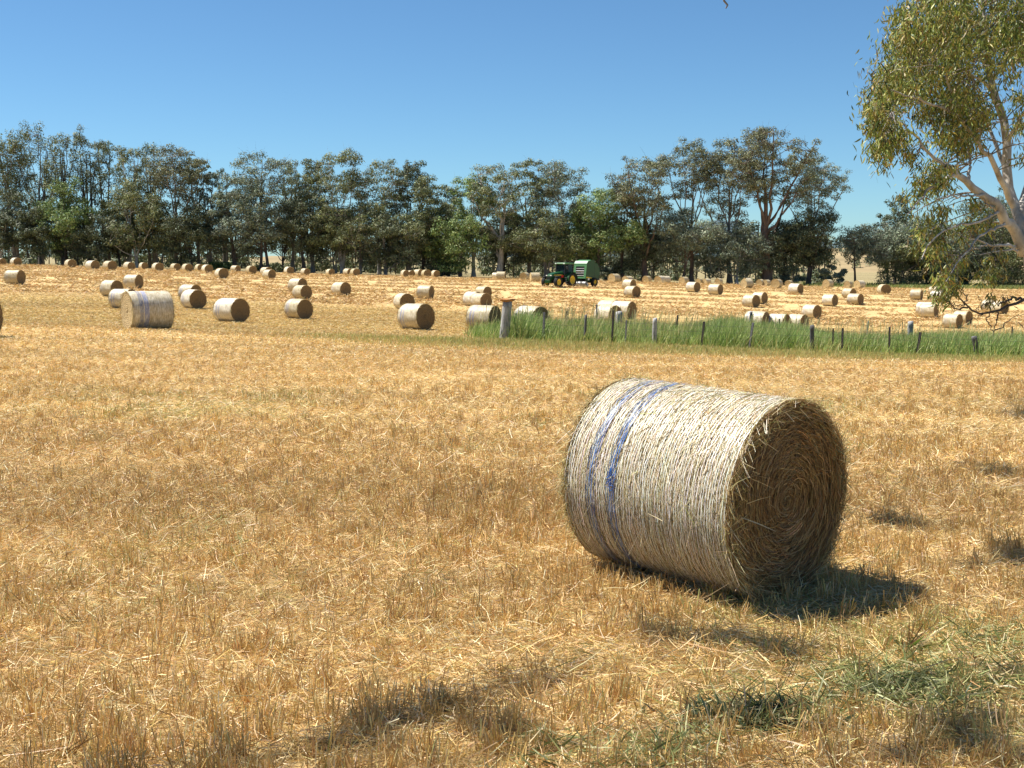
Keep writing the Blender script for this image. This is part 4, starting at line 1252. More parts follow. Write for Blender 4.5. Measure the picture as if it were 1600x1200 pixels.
TG = "gum trees along the far edge of the field"
TREES = [
 # px, top, width, dist, kind, hue, bark, label, extras
 (-14, 214, 74, 240, 'slender', 'olive', 'grey', "slender gum half outside the left photo edge", {}),
 (26, 217, 54, 238, 'slender', 'olive', 'grey', "slender many-stemmed gum next to the left photo edge", dict(trunks=3)),
 (66, 206, 64, 242, 'slender', 'olive', 'grey', "tallest slender gum with feathery top left of the sky gap", dict(trunks=3)),
 (103, 206, 54, 238, 'slender', 'olive', 'dark', "tall slender gum with dark thin stems just left of the sky gap", dict(trunks=3)),
 (140, 212, 42, 240, 'slender', 'grey', 'dark', "bare-stemmed slender gum right of the sky gap", dict(trunks=3, dens=.8)),
 (168, 218, 44, 244, 'slender', 'olive', 'dark', "slender gum second right of the sky gap", dict(trunks=2, dens=.9)),
 (200, 231, 48, 238, 'slender', 'olive', 'pale', "slender gum with a pale leaning trunk", dict(lean=.04)),
 (237, 226, 46, 242, 'slender', 'olive', 'grey', "slender gum behind the brownish broad crown", {}),
 (276, 227, 76, 236, 'spread', 'brown', 'grey', "broad brownish-crowned gum with pale forked limbs", dict(low=.42)),
 (311, 246, 36, 240, 'spread', 'olive', 'grey', "gum with a separate tuft jutting into the sky right of the brownish crown", dict(low=.7, dens=.8)),
 (98, 284, 72, 232, 'dense', 'green', 'dark', "rounded greener tree in front of the tall slender gums", dict(low=.3)),
 (152, 338, 64, 231, 'dense', 'dark', 'dark', "low dark tree above the close far bale pair", {}),
 (213, 288, 76, 233, 'dense', 'olive', 'pale', "dense olive tree with a pale streaked trunk", dict(low=.25)),
 (30, 304, 64, 233, 'dense', 'dark', 'grey', "dense dark tree near the left photo edge", dict(low=.25)),
 (2, 335, 40, 230, 'dense', 'dark', 'pale', "dark tree with a white dead limb at the left photo edge", {}),
 (327, 270, 30, 238, 'slender', 'grey', 'grey', "narrow wispy tree, left of two narrow ones in the skyline dip", dict(low=.3, dens=1.3)),
 (349, 267, 30, 240, 'slender', 'grey', 'grey', "narrow wispy tree, right of two narrow ones in the skyline dip", dict(low=.25, dens=1.4)),
 (298, 318, 78, 232, 'dense', 'dark', 'dark', "dense dark tree below the brownish broad crown", {}),
 (368, 277, 66, 234, 'dense', 'grey', 'dark', "grey-green tree leaning against the bushy conical one", dict(low=.2)),
 (412, 234, 86, 233, 'dense', 'grey', 'dark', "big bushy conical grey-green tree in the left half", dict(low=.14, dens=1.5)),
 (457, 254, 42, 240, 'slender', 'olive', 'grey', "thin gum just right of the bushy conical tree", dict(low=.4)),
 (489, 247, 56, 238, 'spread', 'olive', 'grey', "gum with wispy top at the left end of the long central canopy", {}),
 (537, 243, 78, 236, 'spread', 'olive', 'pale', "tall pale-limbed gum in the long central canopy", dict(trunks=3)),
 (592, 250, 72, 238, 'spread', 'olive', 'pale', "gum with a white forked limb in the centre of the canopy", dict(trunks=2)),
 (640, 257, 54, 240, 'spread', 'dark', 'grey', "dark puffed gum at the right shoulder of the central canopy", {}),
 (477, 296, 70, 233, 'dense', 'dark', 'dark', "dark tree with one slim black trunk between the sunken bales", dict(low=.3)),
 (562, 300, 92, 233, 'dense', 'olive', 'grey', "broad olive tree with many fanning stems in the centre left", dict(low=.3, trunks=4)),
 (664, 281, 62, 236, 'dense', 'olive', 'dark', "rounded olive tree descending to the central skyline dip", {}),
 (702, 291, 54, 238, 'dense', 'olive', 'grey', "olive tree in the central skyline dip", {}),
 (740, 268, 60, 236, 'spread', 'green', 'pale', "gum at the left of the middle canopy hump", {}),
 (780, 255, 76, 233, 'spread', 'olive', 'pale', "gum with a thick pale trunk above the white side-on bale", dict(tw=1.7, low=.3)),
 (827, 248, 58, 237, 'spread', 'olive', 'grey', "tall gum with a double tuft on top, left of the tractor", {}),
 (877, 259, 76, 236, 'spread', 'grey', 'grey', "gum with wispy right shoulder above the tractor", {}),
 (716, 330, 74, 231, 'dense', 'green', 'dark', "low green tree beside the small sky window", dict(low=.2)),
 (852, 325, 92, 231, 'dense', 'olive', 'grey', "olive tree with fanning grey stems behind the tractor cab", dict(low=.3, trunks=3)),
 (934, 294, 90, 232, 'dense', 'green', 'dark', "bright olive-green rounded tree right above the baler", dict(low=.25, dens=1.3)),
 (905, 320, 60, 236, 'dense', 'green', 'grey', "green tree between the tractor and the baler's tree", {}),
 (972, 282, 52, 236, 'spread', 'brown', 'brown', "small brownish gum at the left of the tall red-trunked group", {}),
 (1008, 244, 86, 233, 'spread', 'brown', 'brown', "open brownish gum with a straight dark red-brown trunk", dict(tw=1.4, low=.5)),
 (1080, 222, 72, 236, 'spread', 'brown', 'brown', "tall gum with a thin bare trunk against the blue sky gap", dict(low=.58, tw=.9)),
 (1068, 330, 100, 232, 'dense', 'grey', 'brown', "low spreading grey-green tree with leaning thick trunk", dict(low=.35)),
 (1140, 216, 84, 238, 'spread', 'brown', 'grey', "tall brownish gum left of the thickest trunk", dict(low=.45)),
 (1198, 206, 112, 233, 'spread', 'brown', 'brown', "tallest gum of the right group with a thick curved brown trunk", dict(tw=1.8, low=.42, dens=1.3)),
 (1263, 241, 80, 237, 'spread', 'grey', 'grey', "open gum leaning right with pale bare limbs against the sky", dict(lean=.05, low=.48)),
 (1266, 330, 72, 233, 'dense', 'dark', 'dark', "dark round tree with black forked trunk at the tan slope", dict(low=.28)),
 (1150, 345, 70, 232, 'dense', 'grey', 'pale', "grey tree with a white dead spike left of the thick trunk", {}),
 (1228, 350, 80, 235, 'dense', 'dark', 'dark', "dark tree filling in behind the thick curved trunk", {}),
 (1388, 342, 92, 238, 'dense', 'grey', 'grey', "wide grey-olive tree with twisted trunk right of the tan slope", dict(low=.25, dens=1.2)),
 (1336, 352, 42, 236, 'slender', 'grey', 'brown', "small thin-trunked tree standing in front of the tan slope", dict(low=.45, trunks=1)),
 (1398, 308, 46, 246, 'spread', 'dark', 'dark', "dark tuft-topped tree rising behind the wide grey-olive tree", dict(low=.4)),
 (1446, 335, 84, 240, 'dense', 'grey', 'grey', "grey-green tree behind the big gum's hanging leaves", dict(low=.2)),
 (1560, 288, 130, 240, 'dense', 'dark', 'grey', "large dark tree behind the white limb of the near gum", dict(low=.22, dens=1.4)),
 (1508, 352, 60, 238, 'dense', 'grey', 'grey', "small grey tree right of the pale pasture gap", {}),
 (1628, 300, 90, 240, 'dense', 'dark', 'grey', "dark tree at the right photo edge behind the near gum's trunk", {}),
 (640, 322, 80, 234, 'dense', 'olive', 'grey', "olive tree with slanting white branch right of the centre canopy", dict(low=.25)),
 (788, 335, 80, 238, 'dense', 'dark', 'dark', "dark filler tree behind the thick pale trunk", {}),
 (1008, 352, 78, 237, 'dense', 'dark', 'dark', "dark tree behind the straight red-brown trunk", {}),
 (188, 306, 54, 236, 'dense', 'olive', 'dark', "olive tree between the low dark one and the pale-streaked trunk", {}),
 (252, 316, 66, 235, 'dense', 'olive', 'grey', "tangled olive tree with bare grey twigs left of the dark one", {}),
 (523, 325, 66, 236, 'dense', 'dark', 'grey', "dark tree with a pale slanting trunk at the right of the sunken bales", {}),
 (604, 335, 76, 231, 'dense', 'dark', 'grey', "dark tree above the far cluster of five bales", {}),
 (440, 345, 50, 240, 'slender', 'olive', 'dark', "small tree with slanting dark stems in the tan gap", dict(low=.4)),
 (64, 330, 60, 231, 'dense', 'dark', 'dark', "dark understorey tree left of the lone treeline bale", dict(low=.3)),
 (120, 345, 56, 234, 'dense', 'dark', 'dark', "dark understorey tree behind the lone treeline bale", dict(low=.3)),
 (1105, 372, 50, 240, 'dense', 'grey', 'grey', "small grey tree below the blue mountain gap", {}),
 (1412, 372, 70, 236, 'dense', 'olive', 'grey', "low olive tree filling in right of the wide grey-olive tree", dict(low=.02)),
 (1475, 385, 60, 234, 'dense', 'dark', 'dark', "low dark tree under the near gum's hanging leaves", dict(low=.02)),
 (1585, 370, 80, 234, 'dense', 'olive', 'grey', "low olive tree at the right photo edge under the white limb", dict(low=.03)),
 (1300, 412, 40, 232, 'bush', 'grey', 'grey', "round grey-green bush at the foot of the tan slope", dict(cat="bush")),
 (1235, 418, 44, 234, 'bush', 'grey', 'grey', "low round bush right of the thick curved trunk", dict(cat="bush")),
 (690, 405, 60, 236, 'bush', 'grey', 'grey', "low grey bush under the small sky window", dict(cat="bush")),
 (420, 412, 50, 240, 'bush', 'olive', 'grey', "low olive bush in the tan hill gap", dict(cat="bush")),
 (345, 408, 40, 238, 'bush', 'green', 'grey', "small bright bush below the two narrow wispy trees", dict(cat="bush")),
 (960, 412, 46, 238, 'bush', 'grey', 'grey', "pale grey bush right of the baler", dict(cat="bush")),
 (1510, 425, 36, 236, 'bush', 'grey', 'grey', "bluish-grey bush right of the pale pasture gap", dict(cat="bush")),
]
for i, (px, top, wpx, d, kind, hue, bark, label, ex) in enumerate(TREES):
    if kind == 'bush':
        gum("bush", px, top, wpx, d, kind, hue, bark, label, "bushes below the treeline", **ex)
    else:
        gum("gum_tree", px, top, wpx, d, kind, hue, bark, label, TG, **ex)
# darker wood further back that closes the gaps between the trunks
cent, rad = [], []
for px in np.arange(-60, 1320, 4.5):
    if 396 < px < 450 or 1085 < px < 1150 or 730 < px < 750 or 1290 < px < 1345:
        continue
    d = rng.uniform(258, 306)
    u, _ = ray(px, 420)
    z0 = float(ground_z(u * d, d))
    hi = float(P(px, rng.uniform(345, 385), d)[2])
    for z in np.arange(z0 + .8, hi, 2.0):
        if rng.random() < .85:
            cent.append((u * d + rng.normal(0, .8), d + rng.normal(0, 4), z + rng.normal(0, .5))); rad.append(rng.uniform(1.2, 2.0))
v = leaf_clumps(np.array(cent), np.array(rad), 70, .7, LEAFC['dark'] + LEAFC['brown'][:1])
st = np.array([(c[0], c[1], 0) for c in cent[::4]])
st[:, 2] = ground_z(st[:, 0], st[:, 1])
tp = st + np.stack([rng.normal(0, .8, len(st)), rng.normal(0, .8, len(st)), rng.uniform(8, 13, len(st))], -1)
tv, tf = tubes(bez(st, (st + tp) / 2 + rng.normal(0, .3, st.shape), tp, 5), np.full((len(st), 5), .12), 6)
tc_ = np.tile(np.array([[.09, .075, .06]]), (len(tv), 1))
V, q, c = join([v, (tv, tf, tc_)])
link("background_wood", mesh_data("background_wood", V, quads=q, col=c), M_FARLEAF, kind="stuff", label="dim wood of trees further back behind the front row of gums")
# trees dotted on the pasture hill at the right
cent, rad = [], []
for _ in range(70):
    px = rng.uniform(1340, 1680); d = rng.uniform(430, 600)
    u, _w = ray(px, 400)
    f = (d - 380.) / 260.
    z0 = -8 + (2.1 + 6.5 + 8) * math.sin(f * math.pi / 2) - 2.5
    h = rng.uniform(7, 15) * (.6 if px < 1440 else 1)
    for z in np.arange(z0 + 1.5, z0 + h, 2.3):
        cent.append((u * d + rng.normal(0, 1.6), d + rng.normal(0, 1.5), z)); rad.append(rng.uniform(1.6, 2.6))
v = leaf_clumps(np.array(cent), np.array(rad), 80, .9, LEAFC['grey'] + LEAFC['olive'])
link("hillside_wood", mesh_data("hillside_wood", v[0], quads=v[1], col=v[2]), M_FARLEAF, kind="stuff", label="grey-green scattered wood on the slope behind the right-hand trees")

# ------------------------------------------------------------------ the near gum at the right edge
GD = 20.0
gx, gy = P(1672, 560, GD)[0], GD
gz0 = float(ground_z(gx, gy))
GO = np.array([gx, gy, gz0 - .1])
near = empty("gum_tree", GO, label="large near gum with white limbs and drooping olive leaves at the right photo edge", category="tree")
def pl(pts, r0, r1, dd=0.0, k=None):
    """polyline given by pixels and depth offsets -> points, radii"""
    p = np.array([P(a[0], a[1], GD + (a[2] if len(a) > 2 else dd)) for a in pts]) - GO
    n = k or 14
    s = np.concatenate([[0], np.cumsum(np.linalg.norm(np.diff(p, axis=0), axis=1))])
    t = np.linspace(0, s[-1], n)
    q = np.stack([np.interp(t, s, p[:, i]) for i in range(3)], -1)
    q[1:-1] = .25 * q[:-2] + .5 * q[1:-1] + .25 * q[2:]
    return q, np.linspace(r0, r1, n) ** 1.0
LIMBS = [
 ([(1672, 640), (1656, 540), (1636, 460), (1612, 405), (1602, 370)], .30, .2),
 ([(1598, 395), (1580, 352, -.3), (1562, 326, -.6), (1538, 304, -.9), (1515, 288, -1.1), (1495, 272, -1.3), (1476, 258, -1.5)], .17, .065),
 ([(1476, 258, -1.5), (1456, 246, -1.6), (1441, 226, -1.7), (1424, 206, -1.8), (1404, 188, -1.9), (1384, 172, -2.0)], .05, .012),
 ([(1598, 385), (1592, 340, .3), (1584, 310, .5), (1577, 275, .7), (1573, 230, .8), (1566, 190, .9), (1556, 150, 1.0), (1546, 108, 1.0), (1539, 68, 1.0), (1534, 20, 1.1), (1536, -60, 1.2)], .17, .05),
 ([(1584, 322, .4), (1564, 284, .1), (1550, 255, -.2), (1536, 232, -.4), (1522, 214, -.6), (1508, 190, -.8), (1490, 160, -1.0), (1478, 120, -1.2)], .10, .02),
 ([(1592, 335, .3), (1604, 290, .8), (1612, 240, 1.2), (1622, 160, 1.6), (1630, 60, 2.0), (1640, -80, 2.2)], .13, .04),
 ([(1577, 270, .7), (1560, 235, 1.2), (1548, 205, 1.6), (1540, 170, 2.0), (1520, 120, 2.3), (1500, 70, 2.5)], .07, .015),
 ([(1545, 108, 1.0), (1520, 75, .6), (1495, 50, .2), (1462, 30, -.2), (1435, 15, -.6)], .045, .01),
 ([(1538, 60, 1.0), (1510, 20, 1.4), (1480, -30, 1.8), (1460, -80, 2.0)], .045, .012),
 ([(1573, 225, .8), (1592, 190, .4), (1610, 150, 0), (1630, 110, -.4)], .06, .02),
 ([(1552, 140, 1.0), (1530, 120, .3), (1500, 110, -.5), (1460, 100, -1.2), (1420, 105, -1.6)], .045, .01),
 ([(1508, 190, -.8), (1480, 172, -1.3), (1450, 160, -1.6), (1420, 150, -1.9), (1392, 140, -2.1)], .03, .008),
 ([(1495, 272, -1.3), (1470, 285, -1.6), (1448, 300, -1.8), (1430, 318, -2.0), (1418, 335, -2.1)], .03, .008),
 ([(1515, 288, -1.1), (1512, 265, -.9), (1515, 240, -.7), (1508, 215, -.5)], .05, .02),
 ([(1538, 304, -.9), (1522, 306, -1.2), (1504, 308, -1.5), (1480, 306, -1.8), (1462, 312, -2)], .022, .006),
 ([(1560, 326, -.6), (1548, 322, -.8), (1540, 318, -1.0)], .03, .012),
 ([(1594, 386), (1570, 384, -.7), (1545, 382, -1.1), (1524, 376, -1.4), (1506, 370, -1.6)], .032, .008),
 ([(1545, 382, -1.1), (1530, 386, -1.3), (1520, 388, -1.5), (1512, 382, -1.5)], .014, .004),
 ([(1594, 392), (1580, 392, -.9), (1562, 390, -1.2), (1548, 396, -1.5), (1530, 398, -1.8)], .02, .005),
 ([(1570, 350, -.5), (1556, 358, -1.2), (1535, 366, -1.7), (1510, 392, -2.1), (1490, 415, -2.4), (1478, 440, -2.6)], .026, .007),
 ([(1562, 330, -.6), (1535, 345, -1.6), (1505, 350, -2.0), (1470, 360, -2.3), (1448, 380, -2.5), (1440, 405, -2.6)], .026, .007),
 ([(1600, 350, .2), (1612, 345, 0), (1635, 352, -.2)], .04, .02),
]
DARKTWIGS = [
 ([(1640, 440, -1.0), (1620, 455, -1.4), (1602, 468, -1.6), (1592, 476, -1.7), (1574, 477, -1.8), (1560, 484, -1.9), (1546, 490, -2), (1532, 491, -2), (1520, 487, -2.1), (1511, 480, -2.1), (1502, 470, -2.2), (1494, 461, -2.2)], .032, .010),
 ([(1600, 469, -1.6), (1594, 466, -1.6), (1582, 466, -1.7), (1570, 470, -1.8), (1560, 478, -1.9)], .022, .010),
 ([(1512, 481, -2.1), (1500, 484, -2.2), (1490, 480, -2.2), (1480, 472, -2.3), (1476, 464, -2.3)], .014, .005),
 ([(1507, 476, -2.1), (1511, 466, -2.0), (1507, 457, -1.9), (1498, 450, -1.9), (1488, 446, -1.9)], .010, .004),
 ([(1507, 477, -2.1), (1496, 478, -2.3), (1484, 474, -2.4)], .008, .004),
 ([(1557, 487, -1.9), (1559, 498, -1.9), (1554, 508, -1.8), (1553, 519, -1.8)], .013, .005),
 ([(1546, 490, -2), (1543, 498, -2), (1547, 508, -2), (1552, 518, -1.9)], .010, .004),
 ([(1554, 516, -1.8), (1566, 512, -1.7), (1577, 500, -1.6), (1588, 493, -1.5), (1600, 491, -1.4)], .009, .003),
 ([(1536, 491, -2), (1527, 497, -2.1), (1516, 500, -2.1), (1506, 503, -2.1)], .009, .003),
 ([(1532, 478, -2.1), (1540, 474, -2.0), (1552, 472, -1.9), (1562, 474, -1.9)], .008, .003),
 ([(1525, 486, -2), (1530, 478, -2.1), (1534, 470, -2.1), (1528, 462, -2.2), (1524, 455, -2.2)], .006, .002),
 ([(1590, 505, -1.4), (1598, 512, -1.3), (1606, 522, -1.2)], .006, .003),
 ([(1570, 470, -1.8), (1566, 462, -1.9), (1572, 455, -1.9)], .006, .002),
]
for lst, nm, mt in ((LIMBS, "trunk", M_PALEBARK), (DARKTWIGS, "drooping_branch", M_DARKBARK)):
    V, Q, n0 = [], [], 0
    polys_ = []
    for pts, r0, r1 in lst:
        p, r = pl(pts, r0 * (.56 if r0 > .04 else 1), r1 * (.66 if r0 > .04 else 1))
        p[1:-1] += rng.normal(0, .012 + r0 * .09, p[1:-1].shape)
        polys_.append((p, r))
    pv, pf = tubes(np.array([a[0] for a in polys_]), np.array([a[1] for a in polys_]), 10)
    me = mesh_data(nm, pv, quads=pf, smooth=True)
    link(nm, me, mt, near)
    if nm == "trunk":
        LIMBPTS = np.concatenate([a[0][4:] for a in polys_[1:]])
        LIMBR = np.concatenate([a[1][4:] for a in polys_[1:]])
    else:
        TWIGPTS = np.concatenate([a[0] for a in polys_])
def inside(poly, x, y):
    poly = np.array(poly, float)
    r = np.zeros(len(x), bool)
    j = len(poly) - 1
    for i in range(len(poly)):
        xi, yi, xj, yj = *poly[i], *poly[j]
        c = ((yi > y) != (yj > y)) & (x < (xj - xi) * (y - yi) / (yj - yi + 1e-9) + xi)
        r ^= c
        j = i
    return r
def sample(poly, n, dz0, dz1):
    poly_ = np.array(poly)
    x = rng.uniform(poly_[:, 0].min(), poly_[:, 0].max(), n * 6); y = rng.uniform(poly_[:, 1].min(), poly_[:, 1].max(), n * 6)
    k_ = inside(poly, x, y)
    x, y = x[k_][:n], y[k_][:n]
    u, w = ray(x, y)
    d = GD + rng.uniform(dz0, dz1, len(x))
    return np.stack([u * d, d, CAMZ + w * d], -1) - GO
REG = [
 ([(1440, 2), (1408, 14), (1396, 55), (1390, 95), (1374, 128), (1362, 162), (1372, 175), (1400, 165), (1440, 175), (1455, 190), (1500, 160), (1545, 120), (1540, 60), (1550, -10), (1480, -40)], 120, -2.0, 2.2, .24),
 ([(1460, 190), (1470, 215), (1490, 236), (1508, 228), (1530, 205), (1550, 160), (1530, 130), (1480, 150)], 34, -1.5, 1.2, .22),
 ([(1545, 110), (1560, 60), (1560, -30), (1640, -60), (1650, 90), (1600, 110), (1570, 140)], 40, -2, 2.2, .26),
 ([(1480, -40), (1560, -30), (1680, -60), (1750, -200), (1650, -300), (1520, -260), (1450, -120)], 60, -2.5, 2.5, .3),
 ([(1360, 165), (1357, 195), (1366, 232), (1384, 236), (1410, 215), (1404, 180)], 26, -2.6, -1.4, .15),
 ([(1362, 225), (1368, 255), (1384, 262), (1398, 240), (1420, 225), (1432, 205), (1400, 205)], 12, -2.4, -1.5, .12),
 ([(1412, 225), (1440, 232), (1432, 258), (1412, 250)], 5, -2.2, -1.5, .12),
 ([(1404, 287), (1424, 270), (1450, 250), (1470, 248), (1496, 262), (1490, 285), (1470, 300), (1455, 330), (1430, 336), (1412, 320)], 26, -2.0, .4, .135),
 ([(1425, 335), (1470, 315), (1500, 318), (1520, 330), (1515, 360), (1480, 370), (1455, 395), (1438, 390), (1428, 360)], 15, -2.2, .3, .13),
 ([(1520, 330), (1560, 335), (1572, 365), (1540, 392), (1505, 395), (1500, 360)], 5, -1.6, 0, .17),
 ([(1430, 385), (1465, 375), (1505, 395), (1505, 425), (1480, 447), (1456, 446), (1446, 420)], 13, -2.6, -1.0, .13),
 ([(1530, 400), (1570, 395), (1590, 430), (1560, 440), (1535, 425)], 6, -1.8, -.6, .15),
 ([(1560, 200), (1600, 130), (1640, 160), (1640, 260), (1605, 268), (1585, 240)], 16, -1.5, 1.5, .16),
 ([(1462, 448), (1484, 440), (1500, 447), (1500, 463), (1480, 473), (1464, 468)], 12, -2.4, -1.9, .12),
 ([(1536, 455), (1548, 452), (1552, 475), (1538, 474)], 3, -2.1, -1.8, .08),
 ([(1558, 465), (1572, 463), (1572, 474), (1556, 474)], 2, -1.9, -1.7, .07),
 ([(1500, 300), (1540, 310), (1545, 325), (1505, 322)], 4, -1.8, -.8, .14),
]
cen, crad = [], []
for poly, n, a_, b_, r_ in REG:
    p = sample(poly, n, a_, b_)
    cen.append(p); crad.append(np.full(len(p), r_) * rng.uniform(.7, 1.3, len(p)))
cen = np.concatenate(cen); crad = np.concatenate(crad)
# twigs from the nearest limb to each bunch
dd = np.linalg.norm(cen[:, None] - LIMBPTS[None], axis=2)
ni = dd.argmin(1)
P0 = LIMBPTS[ni]
lowb = cen[:, 2] < float(P(1500, 444, GD)[2] - GO[2])
if lowb.any():
    d2_ = np.linalg.norm(cen[lowb][:, None] - TWIGPTS[None], axis=2)
    P0[lowb] = TWIGPTS[d2_.argmin(1)]
tw_ = bez(P0, (P0 + cen) / 2 + np.array([0, 0, .12]) + rng.normal(0, .06, cen.shape), cen, 6)
pv, pf = tubes(tw_, np.minimum(LIMBR[ni] * .5, .004 + .008 * dd.min(1).clip(0, 1.5))[:, None] * np.linspace(1, .3, 6)[None] + .0015, 5)
link("twigs", mesh_data("twigs", pv, quads=pf, smooth=True), M_GREYBARK, near, kind="stuff")
def gum_leaves(cen, rad, per, cols, ln=(.085, .15), wd=(.015, .026)):
    """bunches of long hanging gum leaves"""
    n = len(cen)
    cnt = np.maximum(5, per * (rad / .2) ** 2 * rng.uniform(.55, 1.4, n)).astype(int)
    C = np.repeat(cen, cnt, axis=0); R = np.repeat(rad, cnt)
    m = len(C)
    o = rng.normal(0, .5, (m, 3)) * R[:, None] * np.array([1.05, 1.05, .9])
    b = C + o
    az = rng.uniform(0, 6.28, m)
    dv = np.stack([np.cos(az) * .55, np.sin(az) * .55, -np.abs(rng.normal(.85, .45, m))], -1)
    L = rng.uniform(*ln, m)
    tone = np.repeat(rng.normal(1, .2, (n, 1)), cnt, axis=0)
    side = rng.normal(size=(m, 3)) + np.array([-.3, -.9, .2]) * 0
    side = np.cross(dv, side)
    W = rng.uniform(*wd, m)
    d = dv / np.linalg.norm(dv, axis=1, keepdims=True)
    side = side / np.linalg.norm(side, axis=1, keepdims=True) * (W * .5)[:, None]
    bend = rng.normal(0, .016, (m, 3))
    p1, p2, p3 = b + d * (L * .3)[:, None] + bend * .6, b + d * (L * .65)[:, None] + bend, b + d * L[:, None] + bend * .5
    v = np.stack([b, p1 - side, p1 + side, p2 - side * .8, p2 + side * .8, p3], 1)
    i = np.arange(m)[:, None] * 6
    tri = np.concatenate([i + np.array([0, 2, 1]), i + np.array([3, 4, 5])], 1).reshape(-1, 3)
    qd = i + np.array([1, 2, 4, 3])
    return v.reshape(-1, 3), qd, tri, np.repeat(np.clip(pick(cols, m, jitter=.2) * tone, .004, .7), 6, axis=0)
GUMC = [(.20, .235, .042), (.28, .295, .052), (.13, .175, .036), (.38, .34, .09), (.07, .10, .026), (.27, .19, .055)]
v = gum_leaves(cen, crad * 1.08, 82, GUMC)
link("crown", mesh_data("crown", v[0], quads=v[1], tris=v[2], col=v[3]), M_LEAF, near)

# ------------------------------------------------------------------ the tree over the photographer: its leaves cast the dapples on the straw
OT = np.array([-9.5, 1.5, float(ground_z(-9.5, 3.0)) - .1])
over = empty("gum_tree", OT, label="overhanging gum above the view, only a dark twig tip dips into the top edge", category="tree")
PATCH = [((560, 1165), .16, 26), ((610, 1150), .15, 26), ((665, 1135), .14, 26), ((720, 1112), .13, 22), ((770, 1095), .12, 22), ((820, 1078), .11, 18), ((860, 1068), .09, 18), ((800, 1130), .2, 14), ((890, 1062), .15, 10),
         ((1030, 985), .16, 8), ((1090, 1010), .2, 10), ((1150, 1000), .18, 8), ((1250, 1035), .2, 8), ((1390, 820), .26, 20), ((1425, 826), .2, 10), ((1545, 732), .28, 22), ((1590, 740), .25, 16), ((1560, 878), .25, 20), ((1600, 870), .25, 18), ((1520, 885), .15, 8),
         ((1480, 1148), .11, 14), ((1560, 1138), .13, 14), ((1520, 1190), .12, 14), ((1595, 1190), .13, 14), ((1440, 1192), .12, 14), ((1600, 1060), .1, 8),
         ((1450, 1078), .09, 10), ((1200, 1130), .15, 6)]
oc, orad, on = [], [], []
for (px, py), sp, nn in PATCH:
    u, w = ray(px, py)
    d = float(-2.09 / w); x = float(u * d)
    g3 = np.array([x, d, float(ground_z(x, d))])
    t = rng.uniform(7.6, 9.2)
    oc.append(g3 + SUN * t); orad.append(sp); on.append(nn)
oc, orad, on = np.array(oc), np.array(orad), np.array(on)
C = np.repeat(oc, 3, axis=0) + rng.normal(0, .5, (len(oc) * 3, 3)) * np.repeat(orad, 3)[:, None] * np.array([1, 1, .6])
R_ = np.repeat(orad, 3) * .62
v = gum_leaves(C - OT, R_, 190, GUMC, wd=(.02, .034))
link("crown", mesh_data("crown", v[0], quads=v[1], tris=v[2], col=v[3]), M_LEAF, over)
zt = 9.4
main = [np.array([OT, OT + (-.1, .5, 2.0), OT + (.3, 1.6, 4.0), OT + (1.2, 2.8, 5.8), OT + (2.6, 4.0, 7.3)])]
hub = main[0][-1]
br0 = np.repeat(hub[None], len(oc), axis=0)
midp = hub * .45 + oc * .55 + np.array([0, 0, .9])
for i, ((px, py), _s, _n) in enumerate(PATCH):
    if px > 1000 and py < 1060:
        midp[i] = (-.48, 5.0, 9.0)
bp = bez(br0, midp, oc, 10)
bp[:, 1:-1] += rng.normal(0, .05, bp[:, 1:-1].shape)
pv1, pf1 = tubes(bp - OT, np.linspace(.02, .005, 10)[None].repeat(len(oc), 0), 6)
mp_ = main[0]
s = np.linspace(0, 4, 13)
tr = np.stack([np.interp(s, np.arange(5), mp_[:, i]) for i in range(3)], -1)[None]
pv2, pf2 = tubes(tr - OT, np.linspace(.34, .16, 13)[None], 12)
# the twig that hangs into the picture
tp_ = np.array([P(1134, 13, 10.6), P(1137, 8, 10.6), P(1131, 1, 10.6), P(1134, -12, 10.6), P(1128, -60, 10.7), oc[[i for i, p_ in enumerate(PATCH) if p_[0] == (1390, 820)][0]] + (.1, 0, .1)])
ts = np.linspace(0, 5, 16)
tl_ = np.stack([np.interp(ts, np.arange(6), tp_[:, i]) for i in range(3)], -1)[None]
pv3, pf3 = tubes(tl_ - OT, np.linspace(.006, .014, 16)[None], 6)
V = np.concatenate([pv1, pv2, pv3]); Q = np.concatenate([pf1, pf2 + len(pv1), pf3 + len(pv1) + len(pv2)])
link("trunk", mesh_data("trunk", V, quads=Q, smooth=True), M_GREYBARK, over)

# ------------------------------------------------------------------ tractor and round baler
M_GREEN = mat_plain("green_paint", (.008, .06, .014), .4, var=.06, scale=3, spec=.3)
M_GREENLIGHT = mat_plain("sunlit_green_paint", (.07, .2, .07), .5, var=.06, scale=3, spec=.5)  # paler copy of the green paint, sunlight mixed into the colour
M_YELLOW = mat_plain("yellow_paint", (.72, .48, .02), .4, var=.06, scale=3, spec=.5)
M_RUBBER = mat_plain("tyre_rubber", (.018, .018, .018), .85, var=.3, scale=8)
M_BLACK = mat_plain("black_steel", (.015, .015, .016), .5, var=.15, scale=6)
M_GREY = mat_plain("grey_steel_parts", (.3, .3, .29), .45, .4, var=.15, scale=6)
M_LAMP = mat_plain("lamp_lens", (.75, .75, .72), .15, var=.03, scale=3, spec=.6)
M_RED = mat_plain("red_reflector", (.5, .03, .02), .3, var=.05)
kg = NT("cab_glass")
kg.b.inputs["Base Color"].default_value = (.06, .1, .1, 1)
kg.b.inputs["Roughness"].default_value = .05
kg.b.inputs["Transmission Weight"].default_value = .75
kg.b.inputs["IOR"].default_value = 1.1
kg.b.inputs["Specular IOR Level"].default_value = .8
M_GLASS = kg.m
TH = math.radians(52)
TD = 147.0
tx = float(ray(883, 450)[0] * TD); ty = TD + .3
tz = float(ground_z(tx, ty))
HEAD = math.pi + TH
